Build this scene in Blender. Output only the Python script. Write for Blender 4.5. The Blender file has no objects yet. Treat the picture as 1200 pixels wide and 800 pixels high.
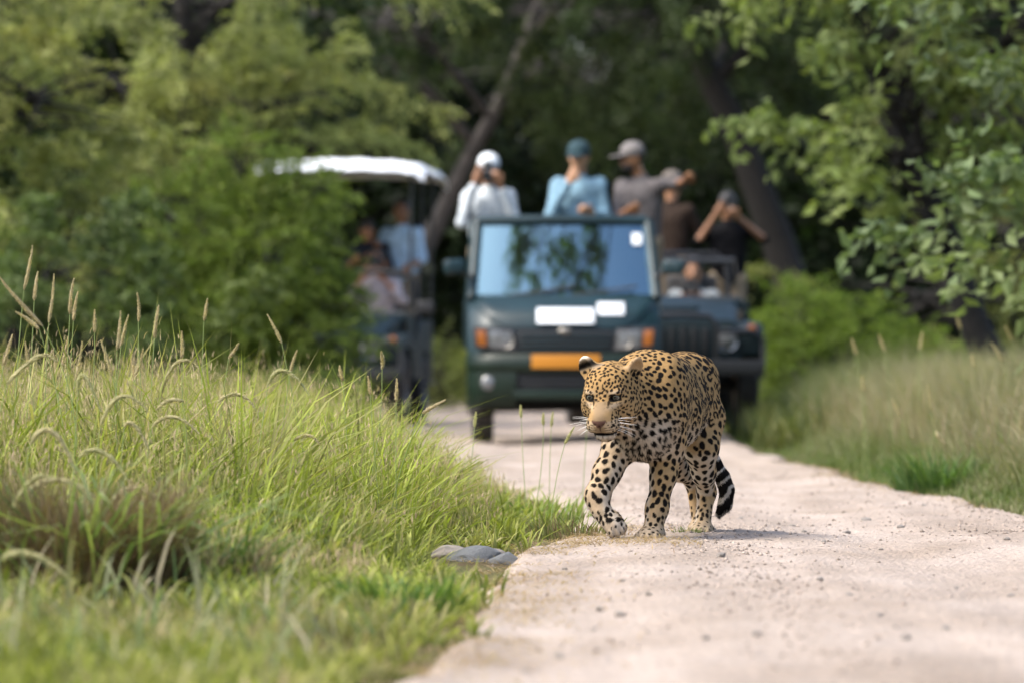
import bpy, bmesh, math, random
import numpy as np
from mathutils import Vector, Matrix

R = math.radians
sc = bpy.context.scene
col = sc.collection
random.seed(7)

# ------------------------------------------------------------------ camera
cam_d = bpy.data.cameras.new('camera')
cam = bpy.data.objects.new('camera', cam_d)
col.objects.link(cam)
cam.location = (0, 0, 0.62)
cam.rotation_euler = (R(90 + 0.224), 0, 0)
cam_d.sensor_width = 36
cam_d.lens = 200
cam_d.clip_start = 0.5
cam_d.clip_end = 2000
cam_d.dof.use_dof = True
cam_d.dof.focus_distance = 19.3
cam_d.dof.aperture_fstop = 4.0
sc.camera = cam

# ------------------------------------------------------------------ sky, sun
SUN_EL, SUN_AZ = R(52), R(-118)          # azimuth from +Y towards +X: from the left
w = bpy.data.worlds.new('World')
sc.world = w
w.use_nodes = True
wn = w.node_tree.nodes
sky = wn.new('ShaderNodeTexSky')
sky.sky_type = 'NISHITA'
sky.sun_disc = False
sky.sun_elevation = SUN_EL
sky.sun_rotation = SUN_AZ
sky.air_density = 1.0
sky.dust_density = 4.0
sky.ozone_density = 2.0
w.node_tree.links.new(sky.outputs[0], wn['Background'].inputs[0])
wn['Background'].inputs[1].default_value = 0.15
sun_d = bpy.data.lights.new('sun', 'SUN')
sun_d.energy = 2.0
sun_d.angle = R(24.0)
sun_d.color = (1.0, 0.95, 0.86)
sun = bpy.data.objects.new('sun', sun_d)
col.objects.link(sun)
sdir = Vector((math.sin(SUN_AZ) * math.cos(SUN_EL), math.cos(SUN_AZ) * math.cos(SUN_EL), math.sin(SUN_EL)))
sun.rotation_euler = sdir.to_track_quat('Z', 'Y').to_euler()
sc.view_settings.view_transform = 'Standard'
sc.view_settings.look = 'None'
sc.view_settings.exposure = 1.42
sc.view_settings.gamma = 1.0
sc.view_settings.use_curve_mapping = False
sc.cycles.use_denoising = True
sc.cycles.max_bounces = 6
sc.cycles.transparent_max_bounces = 6
sc.cycles.caustics_reflective = False
sc.cycles.caustics_refractive = False


# ------------------------------------------------------------------ helpers
def tag(o, label=None, cat=None, group=None, kind=None):
    if label: o['label'] = label
    if cat: o['category'] = cat
    if group: o['group'] = group
    if kind: o['kind'] = kind
    return o


def empty(name, loc=(0, 0, 0), rz=0.0):
    o = bpy.data.objects.new(name, None)
    o.location = loc
    o.rotation_euler = (0, 0, rz)
    o.empty_display_size = 0.1
    col.objects.link(o)
    return o


def link(name, me, mat=None, parent=None, smooth=None):
    o = bpy.data.objects.new(name, me)
    col.objects.link(o)
    if mat is not None and len(me.materials) == 0:
        me.materials.append(mat)
    if parent is not None:
        o.parent = parent
    if smooth is not None:
        me.polygons.foreach_set('use_smooth', np.full(len(me.polygons), smooth, dtype=bool))
    return o


def np_mesh(name, V, F, C=None, smooth=False, uvnorm=None):
    """mesh from numpy: V (n,3), F a list of (m,k) int arrays, C (n,3) linear colours."""
    if not isinstance(F, (list, tuple)):
        F = [F]
    F = [np.asarray(f, dtype=np.int32) for f in F if len(f)]
    me = bpy.data.meshes.new(name)
    V = np.asarray(V, dtype=np.float32)
    me.vertices.add(len(V))
    me.vertices.foreach_set('co', V.ravel())
    loops = np.concatenate([f.ravel() for f in F])
    tot = np.concatenate([np.full(len(f), f.shape[1], dtype=np.int32) for f in F])
    start = np.concatenate([[0], np.cumsum(tot)[:-1]]).astype(np.int32)
    me.loops.add(len(loops))
    me.loops.foreach_set('vertex_index', loops)
    me.polygons.add(len(tot))
    me.polygons.foreach_set('loop_start', start)
    me.update(calc_edges=True)
    if C is not None:
        a = me.color_attributes.new('Col', 'FLOAT_COLOR', 'POINT')
        c4 = np.ones((len(V), 4), dtype=np.float32)
        c4[:, :3] = C
        a.data.foreach_set('color', c4.ravel())
    me.polygons.foreach_set('use_smooth', np.full(len(tot), smooth, dtype=bool))
    if uvnorm is not None:
        me.normals_split_custom_set_from_vertices(np.asarray(uvnorm, dtype=np.float32))
    return me


def _hash(ix, iy, iz, seed):
    h = (ix.astype(np.int64) * 374761393 + iy.astype(np.int64) * 668265263 + iz.astype(np.int64) * 2147483647 + seed * 974711) & 0xffffffff
    h = ((h ^ (h >> 13)) * 1274126177) & 0xffffffff
    h = ((h ^ (h >> 16)) * 2246822519) & 0xffffffff
    return ((h ^ (h >> 15)) & 0xffffff) / float(0xffffff)


def vnoise(x, y, z=None, seed=0):
    x = np.asarray(x, dtype=np.float64); y = np.asarray(y, dtype=np.float64)
    z = np.zeros_like(x) if z is None else np.asarray(z, dtype=np.float64)
    ix, iy, iz = np.floor(x), np.floor(y), np.floor(z)
    fx, fy, fz = x - ix, y - iy, z - iz
    fx, fy, fz = [f * f * (3 - 2 * f) for f in (fx, fy, fz)]
    r = 0
    for dx in (0, 1):
        for dy in (0, 1):
            for dz in (0, 1):
                wgt = (fx if dx else 1 - fx) * (fy if dy else 1 - fy) * (fz if dz else 1 - fz)
                r = r + wgt * _hash(ix + dx, iy + dy, iz + dz, seed)
    return r * 2 - 1


def fbm(x, y, z=None, seed=0, oct=4):
    r, a, f, t = 0, 1.0, 1.0, 0
    for i in range(oct):
        r = r + a * vnoise(np.asarray(x) * f, np.asarray(y) * f, None if z is None else np.asarray(z) * f, seed + i * 17)
        t += a; a *= 0.5; f *= 2.03
    return r / t


def nrm(v):
    v = np.asarray(v, dtype=np.float64)
    return v / np.maximum(np.linalg.norm(v, axis=-1, keepdims=True), 1e-9)


# ------------------------------------------------------------------ materials
MATS = {}


def mat(name, color=(0.5, 0.5, 0.5), rough=0.6, metal=0.0, noise=0.0, nscale=12.0, bump=0.0, bscale=60.0,
        attr=False, spec=0.5, coat=0.0, transl=0.0, sheen=0.0):
    if name in MATS:
        return MATS[name]
    m = bpy.data.materials.new(name)
    m.use_nodes = True
    nt = m.node_tree; n = nt.nodes; L = nt.links
    b = n['Principled BSDF']
    b.inputs['Roughness'].default_value = rough
    b.inputs['Metallic'].default_value = metal
    b.inputs['Specular IOR Level'].default_value = spec
    b.inputs['Coat Weight'].default_value = coat
    b.inputs['Sheen Weight'].default_value = sheen
    tc = n.new('ShaderNodeTexCoord')
    if attr:
        at = n.new('ShaderNodeAttribute'); at.attribute_name = 'Col'
        csrc = at.outputs['Color']
    else:
        rgb = n.new('ShaderNodeRGB'); rgb.outputs[0].default_value = (*color, 1)
        csrc = rgb.outputs[0]
    if noise > 0:
        nz = n.new('ShaderNodeTexNoise'); nz.inputs['Scale'].default_value = nscale; nz.inputs['Detail'].default_value = 5
        L.new(tc.outputs['Object'], nz.inputs['Vector'])
        mr = n.new('ShaderNodeMapRange'); mr.inputs['From Min'].default_value = 0.3; mr.inputs['From Max'].default_value = 0.7
        mr.inputs['To Min'].default_value = 1 - noise; mr.inputs['To Max'].default_value = 1 + noise
        L.new(nz.outputs['Fac'], mr.inputs['Value'])
        vm = n.new('ShaderNodeVectorMath'); vm.operation = 'SCALE'
        L.new(csrc, vm.inputs[0]); L.new(mr.outputs[0], vm.inputs['Scale'])
        csrc = vm.outputs[0]
    L.new(csrc, b.inputs['Base Color'])
    if bump > 0:
        nb = n.new('ShaderNodeTexNoise'); nb.inputs['Scale'].default_value = bscale; nb.inputs['Detail'].default_value = 6
        L.new(tc.outputs['Object'], nb.inputs['Vector'])
        bp = n.new('ShaderNodeBump'); bp.inputs['Strength'].default_value = bump; bp.inputs['Distance'].default_value = 0.02
        L.new(nb.outputs['Fac'], bp.inputs['Height']); L.new(bp.outputs[0], b.inputs['Normal'])
    if transl > 0:
        tr = n.new('ShaderNodeBsdfTranslucent')
        vs = n.new('ShaderNodeVectorMath'); vs.operation = 'MULTIPLY'; vs.inputs[1].default_value = (1.15, 1.25, 0.6)
        L.new(csrc, vs.inputs[0]); L.new(vs.outputs[0], tr.inputs['Color'])
        mx = n.new('ShaderNodeMixShader'); mx.inputs[0].default_value = transl
        L.new(b.outputs[0], mx.inputs[1]); L.new(tr.outputs[0], mx.inputs[2])
        L.new(mx.outputs[0], n['Material Output'].inputs['Surface'])
    MATS[name] = m
    return m


# ------------------------------------------------------------------ signed-distance modelling
class Field:
    def __init__(s, lo, hi, res):
        s.lo = np.array(lo, dtype=np.float64); s.res = res
        s.n = np.ceil((np.array(hi) - s.lo) / res).astype(int) + 1
        s.a = np.full(tuple(s.n), 10.0, dtype=np.float32)

    def _box(s, lo, hi):
        i0 = np.clip(np.floor((np.array(lo) - s.lo) / s.res).astype(int), 0, s.n)
        i1 = np.clip(np.ceil((np.array(hi) - s.lo) / s.res).astype(int) + 1, 0, s.n)
        if np.any(i1 <= i0):
            return None, None
        sl = tuple(slice(a, b) for a, b in zip(i0, i1))
        g = np.meshgrid(*[s.lo[d] + s.res * np.arange(i0[d], i1[d]) for d in range(3)], indexing='ij')
        return sl, g

    def _join(s, sl, d, k, sub=False):
        a = s.a[sl]
        d = d.astype(np.float32)
        if sub:
            d = -d
            h = np.maximum(k - np.abs(a - d), 0) / k
            s.a[sl] = np.maximum(a, d) + h * h * k * 0.25
        else:
            h = np.maximum(k - np.abs(a - d), 0) / k
            s.a[sl] = np.minimum(a, d) - h * h * k * 0.25

    def cone(s, a, b, ra, rb, k=0.02, sub=False):
        a = np.array(a, dtype=float); b = np.array(b, dtype=float)
        m = max(ra, rb) + k + 3 * s.res
        sl, g = s._box(np.minimum(a, b) - m, np.maximum(a, b) + m)
        if sl is None: return
        ba = b - a; L2 = max(float(ba @ ba), 1e-9)
        px, py, pz = g[0] - a[0], g[1] - a[1], g[2] - a[2]
        t = np.clip((px * ba[0] + py * ba[1] + pz * ba[2]) / L2, 0, 1)
        d = np.sqrt((px - t * ba[0]) ** 2 + (py - t * ba[1]) ** 2 + (pz - t * ba[2]) ** 2) - (ra + (rb - ra) * t)
        s._join(sl, d, k, sub)

    def chain(s, pts, k=0.02):
        for (p, r), (q, r2) in zip(pts[:-1], pts[1:]):
            s.cone(p, q, r, r2, k)

    def ell(s, c, r, rot=None, k=0.02, sub=False):
        """ellipsoid; rot = 3x3 whose columns are its axes"""
        c = np.array(c, dtype=float); r = np.array(r, dtype=float)
        m = r.max() + k + 3 * s.res
        sl, g = s._box(c - m, c + m)
        if sl is None: return
        p = [g[i] - c[i] for i in range(3)]
        if rot is not None:
            rot = np.array(rot, dtype=float)
            p = [p[0] * rot[0, i] + p[1] * rot[1, i] + p[2] * rot[2, i] for i in range(3)]
        k0 = np.sqrt(sum((p[i] / r[i]) ** 2 for i in range(3)))
        k1 = np.sqrt(sum((p[i] / r[i] ** 2) ** 2 for i in range(3)))
        d = np.where(k1 > 1e-6, k0 * (k0 - 1.0) / np.maximum(k1, 1e-6), -r.min())
        s._join(sl, d, k, sub)

    def mesh(s, smooth=1):
        a = s.a
        neg = a < 0
        nx, ny, nz = a.shape
        cnt = np.zeros((nx - 1, ny - 1, nz - 1), dtype=np.int8)
        for dx in (0, 1):
            for dy in (0, 1):
                for dz in (0, 1):
                    cnt += neg[dx:nx - 1 + dx, dy:ny - 1 + dy, dz:nz - 1 + dz]
        act = (cnt > 0) & (cnt < 8)
        ci = np.argwhere(act)
        idx = np.full(act.shape, -1, dtype=np.int32)
        idx[act] = np.arange(len(ci))
        acc = np.zeros((len(ci), 3)); num = np.zeros(len(ci))
        cor = [(i, j, k) for i in (0, 1) for j in (0, 1) for k in (0, 1)]
        val = {c: a[ci[:, 0] + c[0], ci[:, 1] + c[1], ci[:, 2] + c[2]] for c in cor}
        for c in cor:
            for ax in range(3):
                if c[ax] == 0:
                    d = list(c); d[ax] = 1; d = tuple(d)
                    v0, v1 = val[c], val[d]
                    cr = (v0 < 0) != (v1 < 0)
                    t = np.where(cr, v0 / np.where(cr, v0 - v1, 1), 0)
                    p = np.tile(np.array(c, dtype=float), (len(ci), 1)); p[:, ax] += t
                    acc += p * cr[:, None]; num += cr
        V = s.lo + s.res * (ci + acc / num[:, None])
        F = []
        for ax in range(3):
            o1, o2 = (ax + 1) % 3, (ax + 2) % 3
            sh = [slice(1, -1)] * 3; sh[ax] = slice(0, -1)
            s2 = [slice(1, -1)] * 3; s2[ax] = slice(1, None)
            e0, e1 = neg[tuple(sh)], neg[tuple(s2)]
            for flip, msk in ((False, e0 & ~e1), (True, ~e0 & e1)):
                q = np.argwhere(msk)
                if not len(q): continue
                base = q.copy(); base[:, o1] += 1; base[:, o2] += 1
                def cell(d1, d2):
                    c = base.copy(); c[:, o1] += d1; c[:, o2] += d2
                    return idx[c[:, 0], c[:, 1], c[:, 2]]
                f = np.stack([cell(-1, -1), cell(0, -1), cell(0, 0), cell(-1, 0)], 1)
                F.append(f[:, ::-1] if flip else f)
        F = np.concatenate(F)
        for _ in range(smooth):
            acc = np.zeros_like(V); num = np.zeros(len(V))
            for i in range(4):
                for j in (1, 3):
                    np.add.at(acc, F[:, i], V[F[:, (i + j) % 4]]); np.add.at(num, F[:, i], 1)
            V = V * 0.5 + 0.5 * acc / np.maximum(num, 1)[:, None]
        return V, F


def vert_normals(V, F):
    n = np.cross(V[F[:, 2]] - V[F[:, 0]], V[F[:, 3]] - V[F[:, 1]])
    N = np.zeros_like(V)
    for i in range(4):
        np.add.at(N, F[:, i], n)
    return nrm(N)


# ------------------------------------------------------------------ hard-surface helpers
def finish(bm, name, material, parent=None, bevel=0.0, seg=2, smooth=True, loc=None, rot=None):
    me = bpy.data.meshes.new(name)
    if bevel > 0:
        bmesh.ops.bevel(bm, geom=list(bm.edges), offset=bevel, segments=seg, affect='EDGES', profile=0.6, clamp_overlap=True)
    bmesh.ops.recalc_face_normals(bm, faces=list(bm.faces))
    bm.to_mesh(me); bm.free()
    o = link(name, me, material, parent)
    if smooth:
        me.polygons.foreach_set('use_smooth', np.ones(len(me.polygons), dtype=bool))
        try:
            me.set_sharp_from_angle(angle=R(38))
        except Exception:
            pass
    if loc is not None: o.location = loc
    if rot is not None: o.rotation_euler = rot
    return o


def bm_box(bm, c, s, rot=None):
    m = Matrix.Translation(Vector(c))
    if rot is not None:
        m = m @ (rot if isinstance(rot, Matrix) else Matrix.Rotation(rot[0], 4, rot[1]))
    m = m @ Matrix.Diagonal((s[0], s[1], s[2], 1))
    bmesh.ops.create_cube(bm, size=1, matrix=m)
    return bm


def box(name, c, s, material, parent=None, bevel=0.01, seg=2, rot=None):
    return finish(bm_box(bmesh.new(), c, s, rot), name, material, parent, bevel, seg)


def bm_tube(bm, pts, r, n=10, closed=False):
    """tube along points; r number or list"""
    pts = [Vector(p) for p in pts]
    rs = r if isinstance(r, (list, tuple)) else [r] * len(pts)
    rings = []
    up = Vector((0.013, 0.027, 1)).normalized()
    for i, p in enumerate(pts):
        if closed:
            t = (pts[(i + 1) % len(pts)] - pts[i - 1])
        else:
            t = (pts[min(i + 1, len(pts) - 1)] - pts[max(i - 1, 0)])
        t.normalize()
        u = up if abs(t.dot(up)) < 0.95 else Vector((1, 0.02, 0.01)).normalized()
        a = t.cross(u).normalized(); b = t.cross(a).normalized()
        rings.append([bm.verts.new(p + rs[i] * (math.cos(2 * math.pi * k / n) * a + math.sin(2 * math.pi * k / n) * b)) for k in range(n)])
    m = len(rings)
    for i in range(m if closed else m - 1):
        A, B = rings[i], rings[(i + 1) % m]
        for k in range(n):
            try: bm.faces.new((A[k], A[(k + 1) % n], B[(k + 1) % n], B[k]))
            except ValueError: pass
    if not closed:
        bm.faces.new(rings[0][::-1]); bm.faces.new(rings[-1])
    return bm


def tube(name, pts, r, material, parent=None, n=10, closed=False):
    return finish(bm_tube(bmesh.new(), pts, r, n, closed), name, material, parent)


def bm_lathe(bm, prof, c, axis='x', n=28):
    """prof: list of (radius, offset along axis), a closed profile"""
    c = Vector(c)
    ax = {'x': Vector((1, 0, 0)), 'y': Vector((0, 1, 0)), 'z': Vector((0, 0, 1))}[axis] if isinstance(axis, str) else Vector(axis).normalized()
    t = Vector((0, 0, 1)) if abs(ax.z) < 0.9 else Vector((1, 0, 0))
    a = ax.cross(t).normalized(); b = ax.cross(a).normalized()
    rings = []
    for (r, h) in prof:
        if r < 1e-5:
            rings.append([bm.verts.new(c + ax * h)])
        else:
            rings.append([bm.verts.new(c + ax * h + r * (math.cos(2 * math.pi * k / n) * a + math.sin(2 * math.pi * k / n) * b)) for k in range(n)])
    for A, B in zip(rings[:-1], rings[1:]):
        for k in range(n):
            if len(A) == 1 and len(B) == 1: continue
            if len(A) == 1: bm.faces.new((A[0], B[(k + 1) % n], B[k]))
            elif len(B) == 1: bm.faces.new((A[k], A[(k + 1) % n], B[0]))
            else: bm.faces.new((A[k], A[(k + 1) % n], B[(k + 1) % n], B[k]))
    return bm


def lathe(name, prof, c, axis, material, parent=None, n=28):
    return finish(bm_lathe(bmesh.new(), prof, c, axis, n), name, material, parent)


def bm_prism(bm, poly, d0, d1, plane='xz'):
    """polygon extruded between d0 and d1 along the axis the plane lacks"""
    def P(p, d):
        return {'xz': (p[0], d, p[1]), 'yz': (d, p[0], p[1]), 'xy': (p[0], p[1], d)}[plane]
    A = [bm.verts.new(P(p, d0)) for p in poly]; B = [bm.verts.new(P(p, d1)) for p in poly]
    bm.faces.new(A); bm.faces.new(B[::-1])
    for i in range(len(poly)):
        j = (i + 1) % len(poly)
        bm.faces.new((A[i], B[i], B[j], A[j]))
    return bm


def prism(name, poly, d0, d1, plane, material, parent=None, bevel=0.0, seg=2):
    return finish(bm_prism(bmesh.new(), poly, d0, d1, plane), name, material, parent, bevel, seg)


def bm_loft(bm, rings, cap=True, closed=True):
    vr = [[bm.verts.new(p) for p in r] for r in rings]
    n = len(vr[0])
    for A, B in zip(vr[:-1], vr[1:]):
        for k in range(n if closed else n - 1):
            bm.faces.new((A[k], A[(k + 1) % n], B[(k + 1) % n], B[k]))
    if cap and closed:
        bm.faces.new(vr[0][::-1]); bm.faces.new(vr[-1])
    return bm


def copy_tree(o, parent=None):
    c = o.copy(); col.objects.link(c); c.parent = parent
    for ch in list(o.children):
        copy_tree(ch, c)
    return c

# ================================================================== ground and road
XL_T = np.array([[-30, -1.6], [5, -0.7], [11, -0.29], [13, -0.19], [15, -0.13], [19, -0.02], [20.4, 0.18], [23, 0.26], [26, 0.10], [30, -0.2], [40, -0.75], [50, -1.75], [60, -2.3], [100, -2.2], [400, -2.2]])
XR_T = np.array([[-30, 3.0], [5, 3.0], [11, 2.75], [16, 2.45], [20, 2.3], [24, 2.12], [31, 1.85], [44, 1.78], [60, 2.1], [400, 2.1]])


def road_edges(y):
    y = np.asarray(y, dtype=float)
    a = np.interp(y, XL_T[:, 0], XL_T[:, 1]) + 0.10 * fbm(y * 0.9, y * 0 + 3.3, seed=5)
    b = np.interp(y, XR_T[:, 0], XR_T[:, 1]) + 0.16 * fbm(y * 0.7, y * 0 + 8.1, seed=6)
    return a, b


def smooth01(t):
    t = np.clip(t, 0, 1)
    return t * t * (3 - 2 * t)


def ground_z(x, y):
    """height of the land; the road bed is its zero"""
    x = np.asarray(x, dtype=float); y = np.asarray(y, dtype=float)
    a = np.interp(y, XL_T[:, 0], XL_T[:, 1]); b = np.interp(y, XR_T[:, 0], XR_T[:, 1])
    left = smooth01((a - x) / 2.2) * 0.07 + smooth01((a - x - 3) / 8) * 0.25
    right = smooth01((x - b) / 1.6) * 0.20 + smooth01((x - b - 1.2) / 6) * 0.35
    n = fbm(x * 0.5, y * 0.35, seed=11) * 0.05 * smooth01(np.maximum(a - x, x - b) / 0.8)
    dip = 0.06 * smooth01(np.minimum(x - a, b - x) / 0.35)
    return left + right + n - dip


def road_z(x, y):
    x = np.asarray(x, dtype=float); y = np.asarray(y, dtype=float)
    z = 0.004 + 0
    wob = 0.10 * fbm(y * 0.16, y * 0 + 1.7, seed=21)
    for c, d, wd in ((0.02, 0.016, 0.22), (1.26, 0.020, 0.24)):         # worn wheel tracks
        z = z - d * np.exp(-((x - c - wob) / wd) ** 2)
    z = z + 0.012 * np.exp(-((x - 0.63 - wob) / 0.16) ** 2) * (0.6 + 0.5 * fbm(x * 3, y * 1.3, seed=31))
    z = z + 0.014 * fbm(x * 1.4, y * 0.7, seed=22) + 0.0075 * fbm(x * 6.5, y * 5, seed=23) + 0.0042 * fbm(x * 22, y * 18, seed=24, oct=2)
    return z


def road_top(x, y):
    a, b = road_edges(y)
    m = np.minimum(np.asarray(x) - a, b - np.asarray(x))
    return road_z(x, y) * 1.0 - 0.07 * (1 - smooth01(m / 0.12)) + 0.012


def surf_z(x, y):
    a, b = road_edges(y)
    inside = (np.asarray(x) > a) & (np.asarray(x) < b)
    return np.where(inside, np.maximum(road_top(x, y), ground_z(x, y) - 0.02), ground_z(x, y) - 0.02)


def build_ground():
    # one sheet, fine near the view, coarse to the horizon
    ys = np.concatenate([[-400, -150, -60, -20], np.arange(0, 8, 1.0), np.arange(8, 70, 0.35), np.arange(70, 130, 2.0), [140, 160, 200, 300, 500, 900]])
    xs = np.concatenate([[-900, -400, -150, -70, -40, -25, -16], np.arange(-11, -5, 0.6), np.arange(-5, 6, 0.16), np.arange(6, 12, 0.6), [16, 25, 40, 70, 150, 400, 900]])
    X, Y = np.meshgrid(xs, ys, indexing='ij')
    Z = ground_z(X, Y) - 0.02
    V = np.stack([X, Y, Z], -1).reshape(-1, 3)
    n, m = X.shape
    I = np.arange(n * m).reshape(n, m)
    F = np.stack([I[:-1, :-1], I[1:, :-1], I[1:, 1:], I[:-1, 1:]], -1).reshape(-1, 4)
    me = np_mesh('ground', V, F, smooth=True)
    m_ = bpy.data.materials.new('verge_soil'); m_.use_nodes = True
    nt = m_.node_tree; N = nt.nodes; L = nt.links; b = N['Principled BSDF']
    b.inputs['Roughness'].default_value = 0.95; b.inputs['Specular IOR Level'].default_value = 0.1
    tc = N.new('ShaderNodeTexCoord')
    n1 = N.new('ShaderNodeTexNoise'); n1.inputs['Scale'].default_value = 1.3; n1.inputs['Detail'].default_value = 8
    L.new(tc.outputs['Object'], n1.inputs['Vector'])
    cr = N.new('ShaderNodeValToRGB')
    cr.color_ramp.elements[0].position = 0.35; cr.color_ramp.elements[0].color = (0.075, 0.055, 0.028, 1)
    cr.color_ramp.elements[1].position = 0.68; cr.color_ramp.elements[1].color = (0.16, 0.115, 0.065, 1)
    e = cr.color_ramp.elements.new(0.5); e.color = (0.085, 0.08, 0.03, 1)
    L.new(n1.outputs['Fac'], cr.inputs['Fac']); L.new(cr.outputs[0], b.inputs['Base Color'])
    n2 = N.new('ShaderNodeTexNoise'); n2.inputs['Scale'].default_value = 40; n2.inputs['Detail'].default_value = 6
    L.new(tc.outputs['Object'], n2.inputs['Vector'])
    bp = N.new('ShaderNodeBump'); bp.inputs['Distance'].default_value = 0.03; bp.inputs['Strength'].default_value = 0.7
    L.new(n2.outputs['Fac'], bp.inputs['Height']); L.new(bp.outputs[0], b.inputs['Normal'])
    o = link('ground', me, m_); tag(o, 'grassy earth verges and forest floor beside the track', kind='structure')

    # the dirt road, its own sheet with ruts and edges
    ys = np.concatenate([np.arange(-20, 8, 0.5), np.arange(8, 32, 0.028), np.arange(32, 70, 0.12), np.arange(70, 220, 1.5)])
    t = np.linspace(0, 1, 150)
    a, b_ = road_edges(ys)
    a = a - 0.12; b_ = b_ + 0.12
    X = a[:, None] + (b_ - a)[:, None] * t[None, :]
    Y = np.tile(ys[:, None], (1, len(t)))
    Y = Y + 0.0
    Z = road_top(X, Y)
    Z = np.maximum(Z, -0.06)
    V = np.stack([X, Y, Z], -1).reshape(-1, 3)
    n, m = X.shape
    I = np.arange(n * m).reshape(n, m)
    F = np.stack([I[:-1, :-1], I[:-1, 1:], I[1:, 1:], I[1:, :-1]], -1).reshape(-1, 4)
    me = np_mesh('dirt_road', V, F, smooth=True)
    m_ = bpy.data.materials.new('pale_dust'); m_.use_nodes = True
    nt = m_.node_tree; N = nt.nodes; L = nt.links; b = N['Principled BSDF']
    b.inputs['Roughness'].default_value = 0.95; b.inputs['Specular IOR Level'].default_value = 0.15
    tc = N.new('ShaderNodeTexCoord')
    def noise(scale, det, stretch=None):
        nz = N.new('ShaderNodeTexNoise'); nz.inputs['Scale'].default_value = scale; nz.inputs['Detail'].default_value = det
        if stretch:
            mp = N.new('ShaderNodeMapping'); mp.inputs['Scale'].default_value = stretch
            L.new(tc.outputs['Object'], mp.inputs['Vector']); L.new(mp.outputs[0], nz.inputs['Vector'])
        else:
            L.new(tc.outputs['Object'], nz.inputs['Vector'])
        return nz
    n1 = noise(2.0, 8, (1.0, 0.35, 1)); n2 = noise(55, 6)
    cr = N.new('ShaderNodeValToRGB')
    cr.color_ramp.elements[0].position = 0.33; cr.color_ramp.elements[0].color = (0.285, 0.228, 0.180, 1)
    cr.color_ramp.elements[1].position = 0.62; cr.color_ramp.elements[1].color = (0.385, 0.320, 0.268, 1)
    L.new(n1.outputs['Fac'], cr.inputs['Fac'])
    mr = N.new('ShaderNodeMapRange'); mr.inputs['From Min'].default_value = 0.32; mr.inputs['From Max'].default_value = 0.68
    mr.inputs['To Min'].default_value = 0.80; mr.inputs['To Max'].default_value = 1.12
    L.new(n2.outputs['Fac'], mr.inputs['Value'])
    vm = N.new('ShaderNodeVectorMath'); vm.operation = 'SCALE'
    L.new(cr.outputs[0], vm.inputs[0]); L.new(mr.outputs[0], vm.inputs['Scale'])
    # grit: small darker grains
    vo = N.new('ShaderNodeTexVoronoi'); vo.inputs['Scale'].default_value = 48
    L.new(tc.outputs['Object'], vo.inputs['Vector'])
    gr = N.new('ShaderNodeMapRange'); gr.inputs['From Min'].default_value = 0.10; gr.inputs['From Max'].default_value = 0.22
    gr.inputs['To Min'].default_value = 0.66; gr.inputs['To Max'].default_value = 1.0
    L.new(vo.outputs['Distance'], gr.inputs['Value'])
    v2 = N.new('ShaderNodeVectorMath'); v2.operation = 'SCALE'
    L.new(vm.outputs[0], v2.inputs[0]); L.new(gr.outputs[0], v2.inputs['Scale'])
    n3 = noise(1.0, 5, (4.5, 0.22, 1))
    m3 = N.new('ShaderNodeMapRange'); m3.inputs['From Min'].default_value = 0.36; m3.inputs['From Max'].default_value = 0.60
    m3.inputs['To Min'].default_value = 0.87; m3.inputs['To Max'].default_value = 1.04
    L.new(n3.outputs['Fac'], m3.inputs['Value'])
    v3 = N.new('ShaderNodeVectorMath'); v3.operation = 'SCALE'
    L.new(v2.outputs[0], v3.inputs[0]); L.new(m3.outputs[0], v3.inputs['Scale'])
    L.new(v3.outputs[0], b.inputs['Base Color'])
    bp = N.new('ShaderNodeBump'); bp.inputs['Distance'].default_value = 0.022; bp.inputs['Strength'].default_value = 0.9
    L.new(n2.outputs['Fac'], bp.inputs['Height']); L.new(bp.outputs[0], b.inputs['Normal'])
    o = link('dirt_road', me, m_); tag(o, 'pale dusty dirt track with worn wheel ruts', kind='structure')


build_ground()

# ================================================================== vehicles
PAINT = mat('dark_teal_paint', (0.0045, 0.020, 0.026), 0.46, coat=0.08, spec=0.35, noise=0.15, nscale=6)
PAINT_G = mat('dark_green_paint', (0.003, 0.011, 0.006), 0.45, coat=0.05, spec=0.3, noise=0.2, nscale=7)
BLACK = mat('black_plastic', (0.012, 0.012, 0.013), 0.5)
DARK = mat('dark_steel', (0.03, 0.032, 0.034), 0.45, metal=0.4)
RUBBER = mat('dusty_rubber', (0.030, 0.027, 0.024), 0.85, noise=0.3, nscale=20)
RIM = mat('grey_steel_rim', (0.20, 0.19, 0.17), 0.45, metal=0.6)
CHROME = mat('bright_trim', (0.62, 0.65, 0.68), 0.18, metal=1.0)
LENS = mat('lamp_lens', (0.11, 0.115, 0.12), 0.2, coat=0.5, spec=0.6)
AMBER = mat('amber_lens', (0.26, 0.075, 0.004), 0.25, coat=0.5)
WHITE = mat('white_sticker', (0.58, 0.62, 0.66), 0.5)
YELLOW = mat('yellow_plate', (0.40, 0.155, 0.005), 0.5)
SEAT = mat('dark_vinyl', (0.022, 0.021, 0.020), 0.6, noise=0.2)
CANVAS = mat('white_canvas', (0.62, 0.65, 0.68), 0.8, bump=0.2, bscale=25)
TAN_SEAT = mat('tan_seat_vinyl', (0.16, 0.10, 0.06), 0.6)


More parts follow.
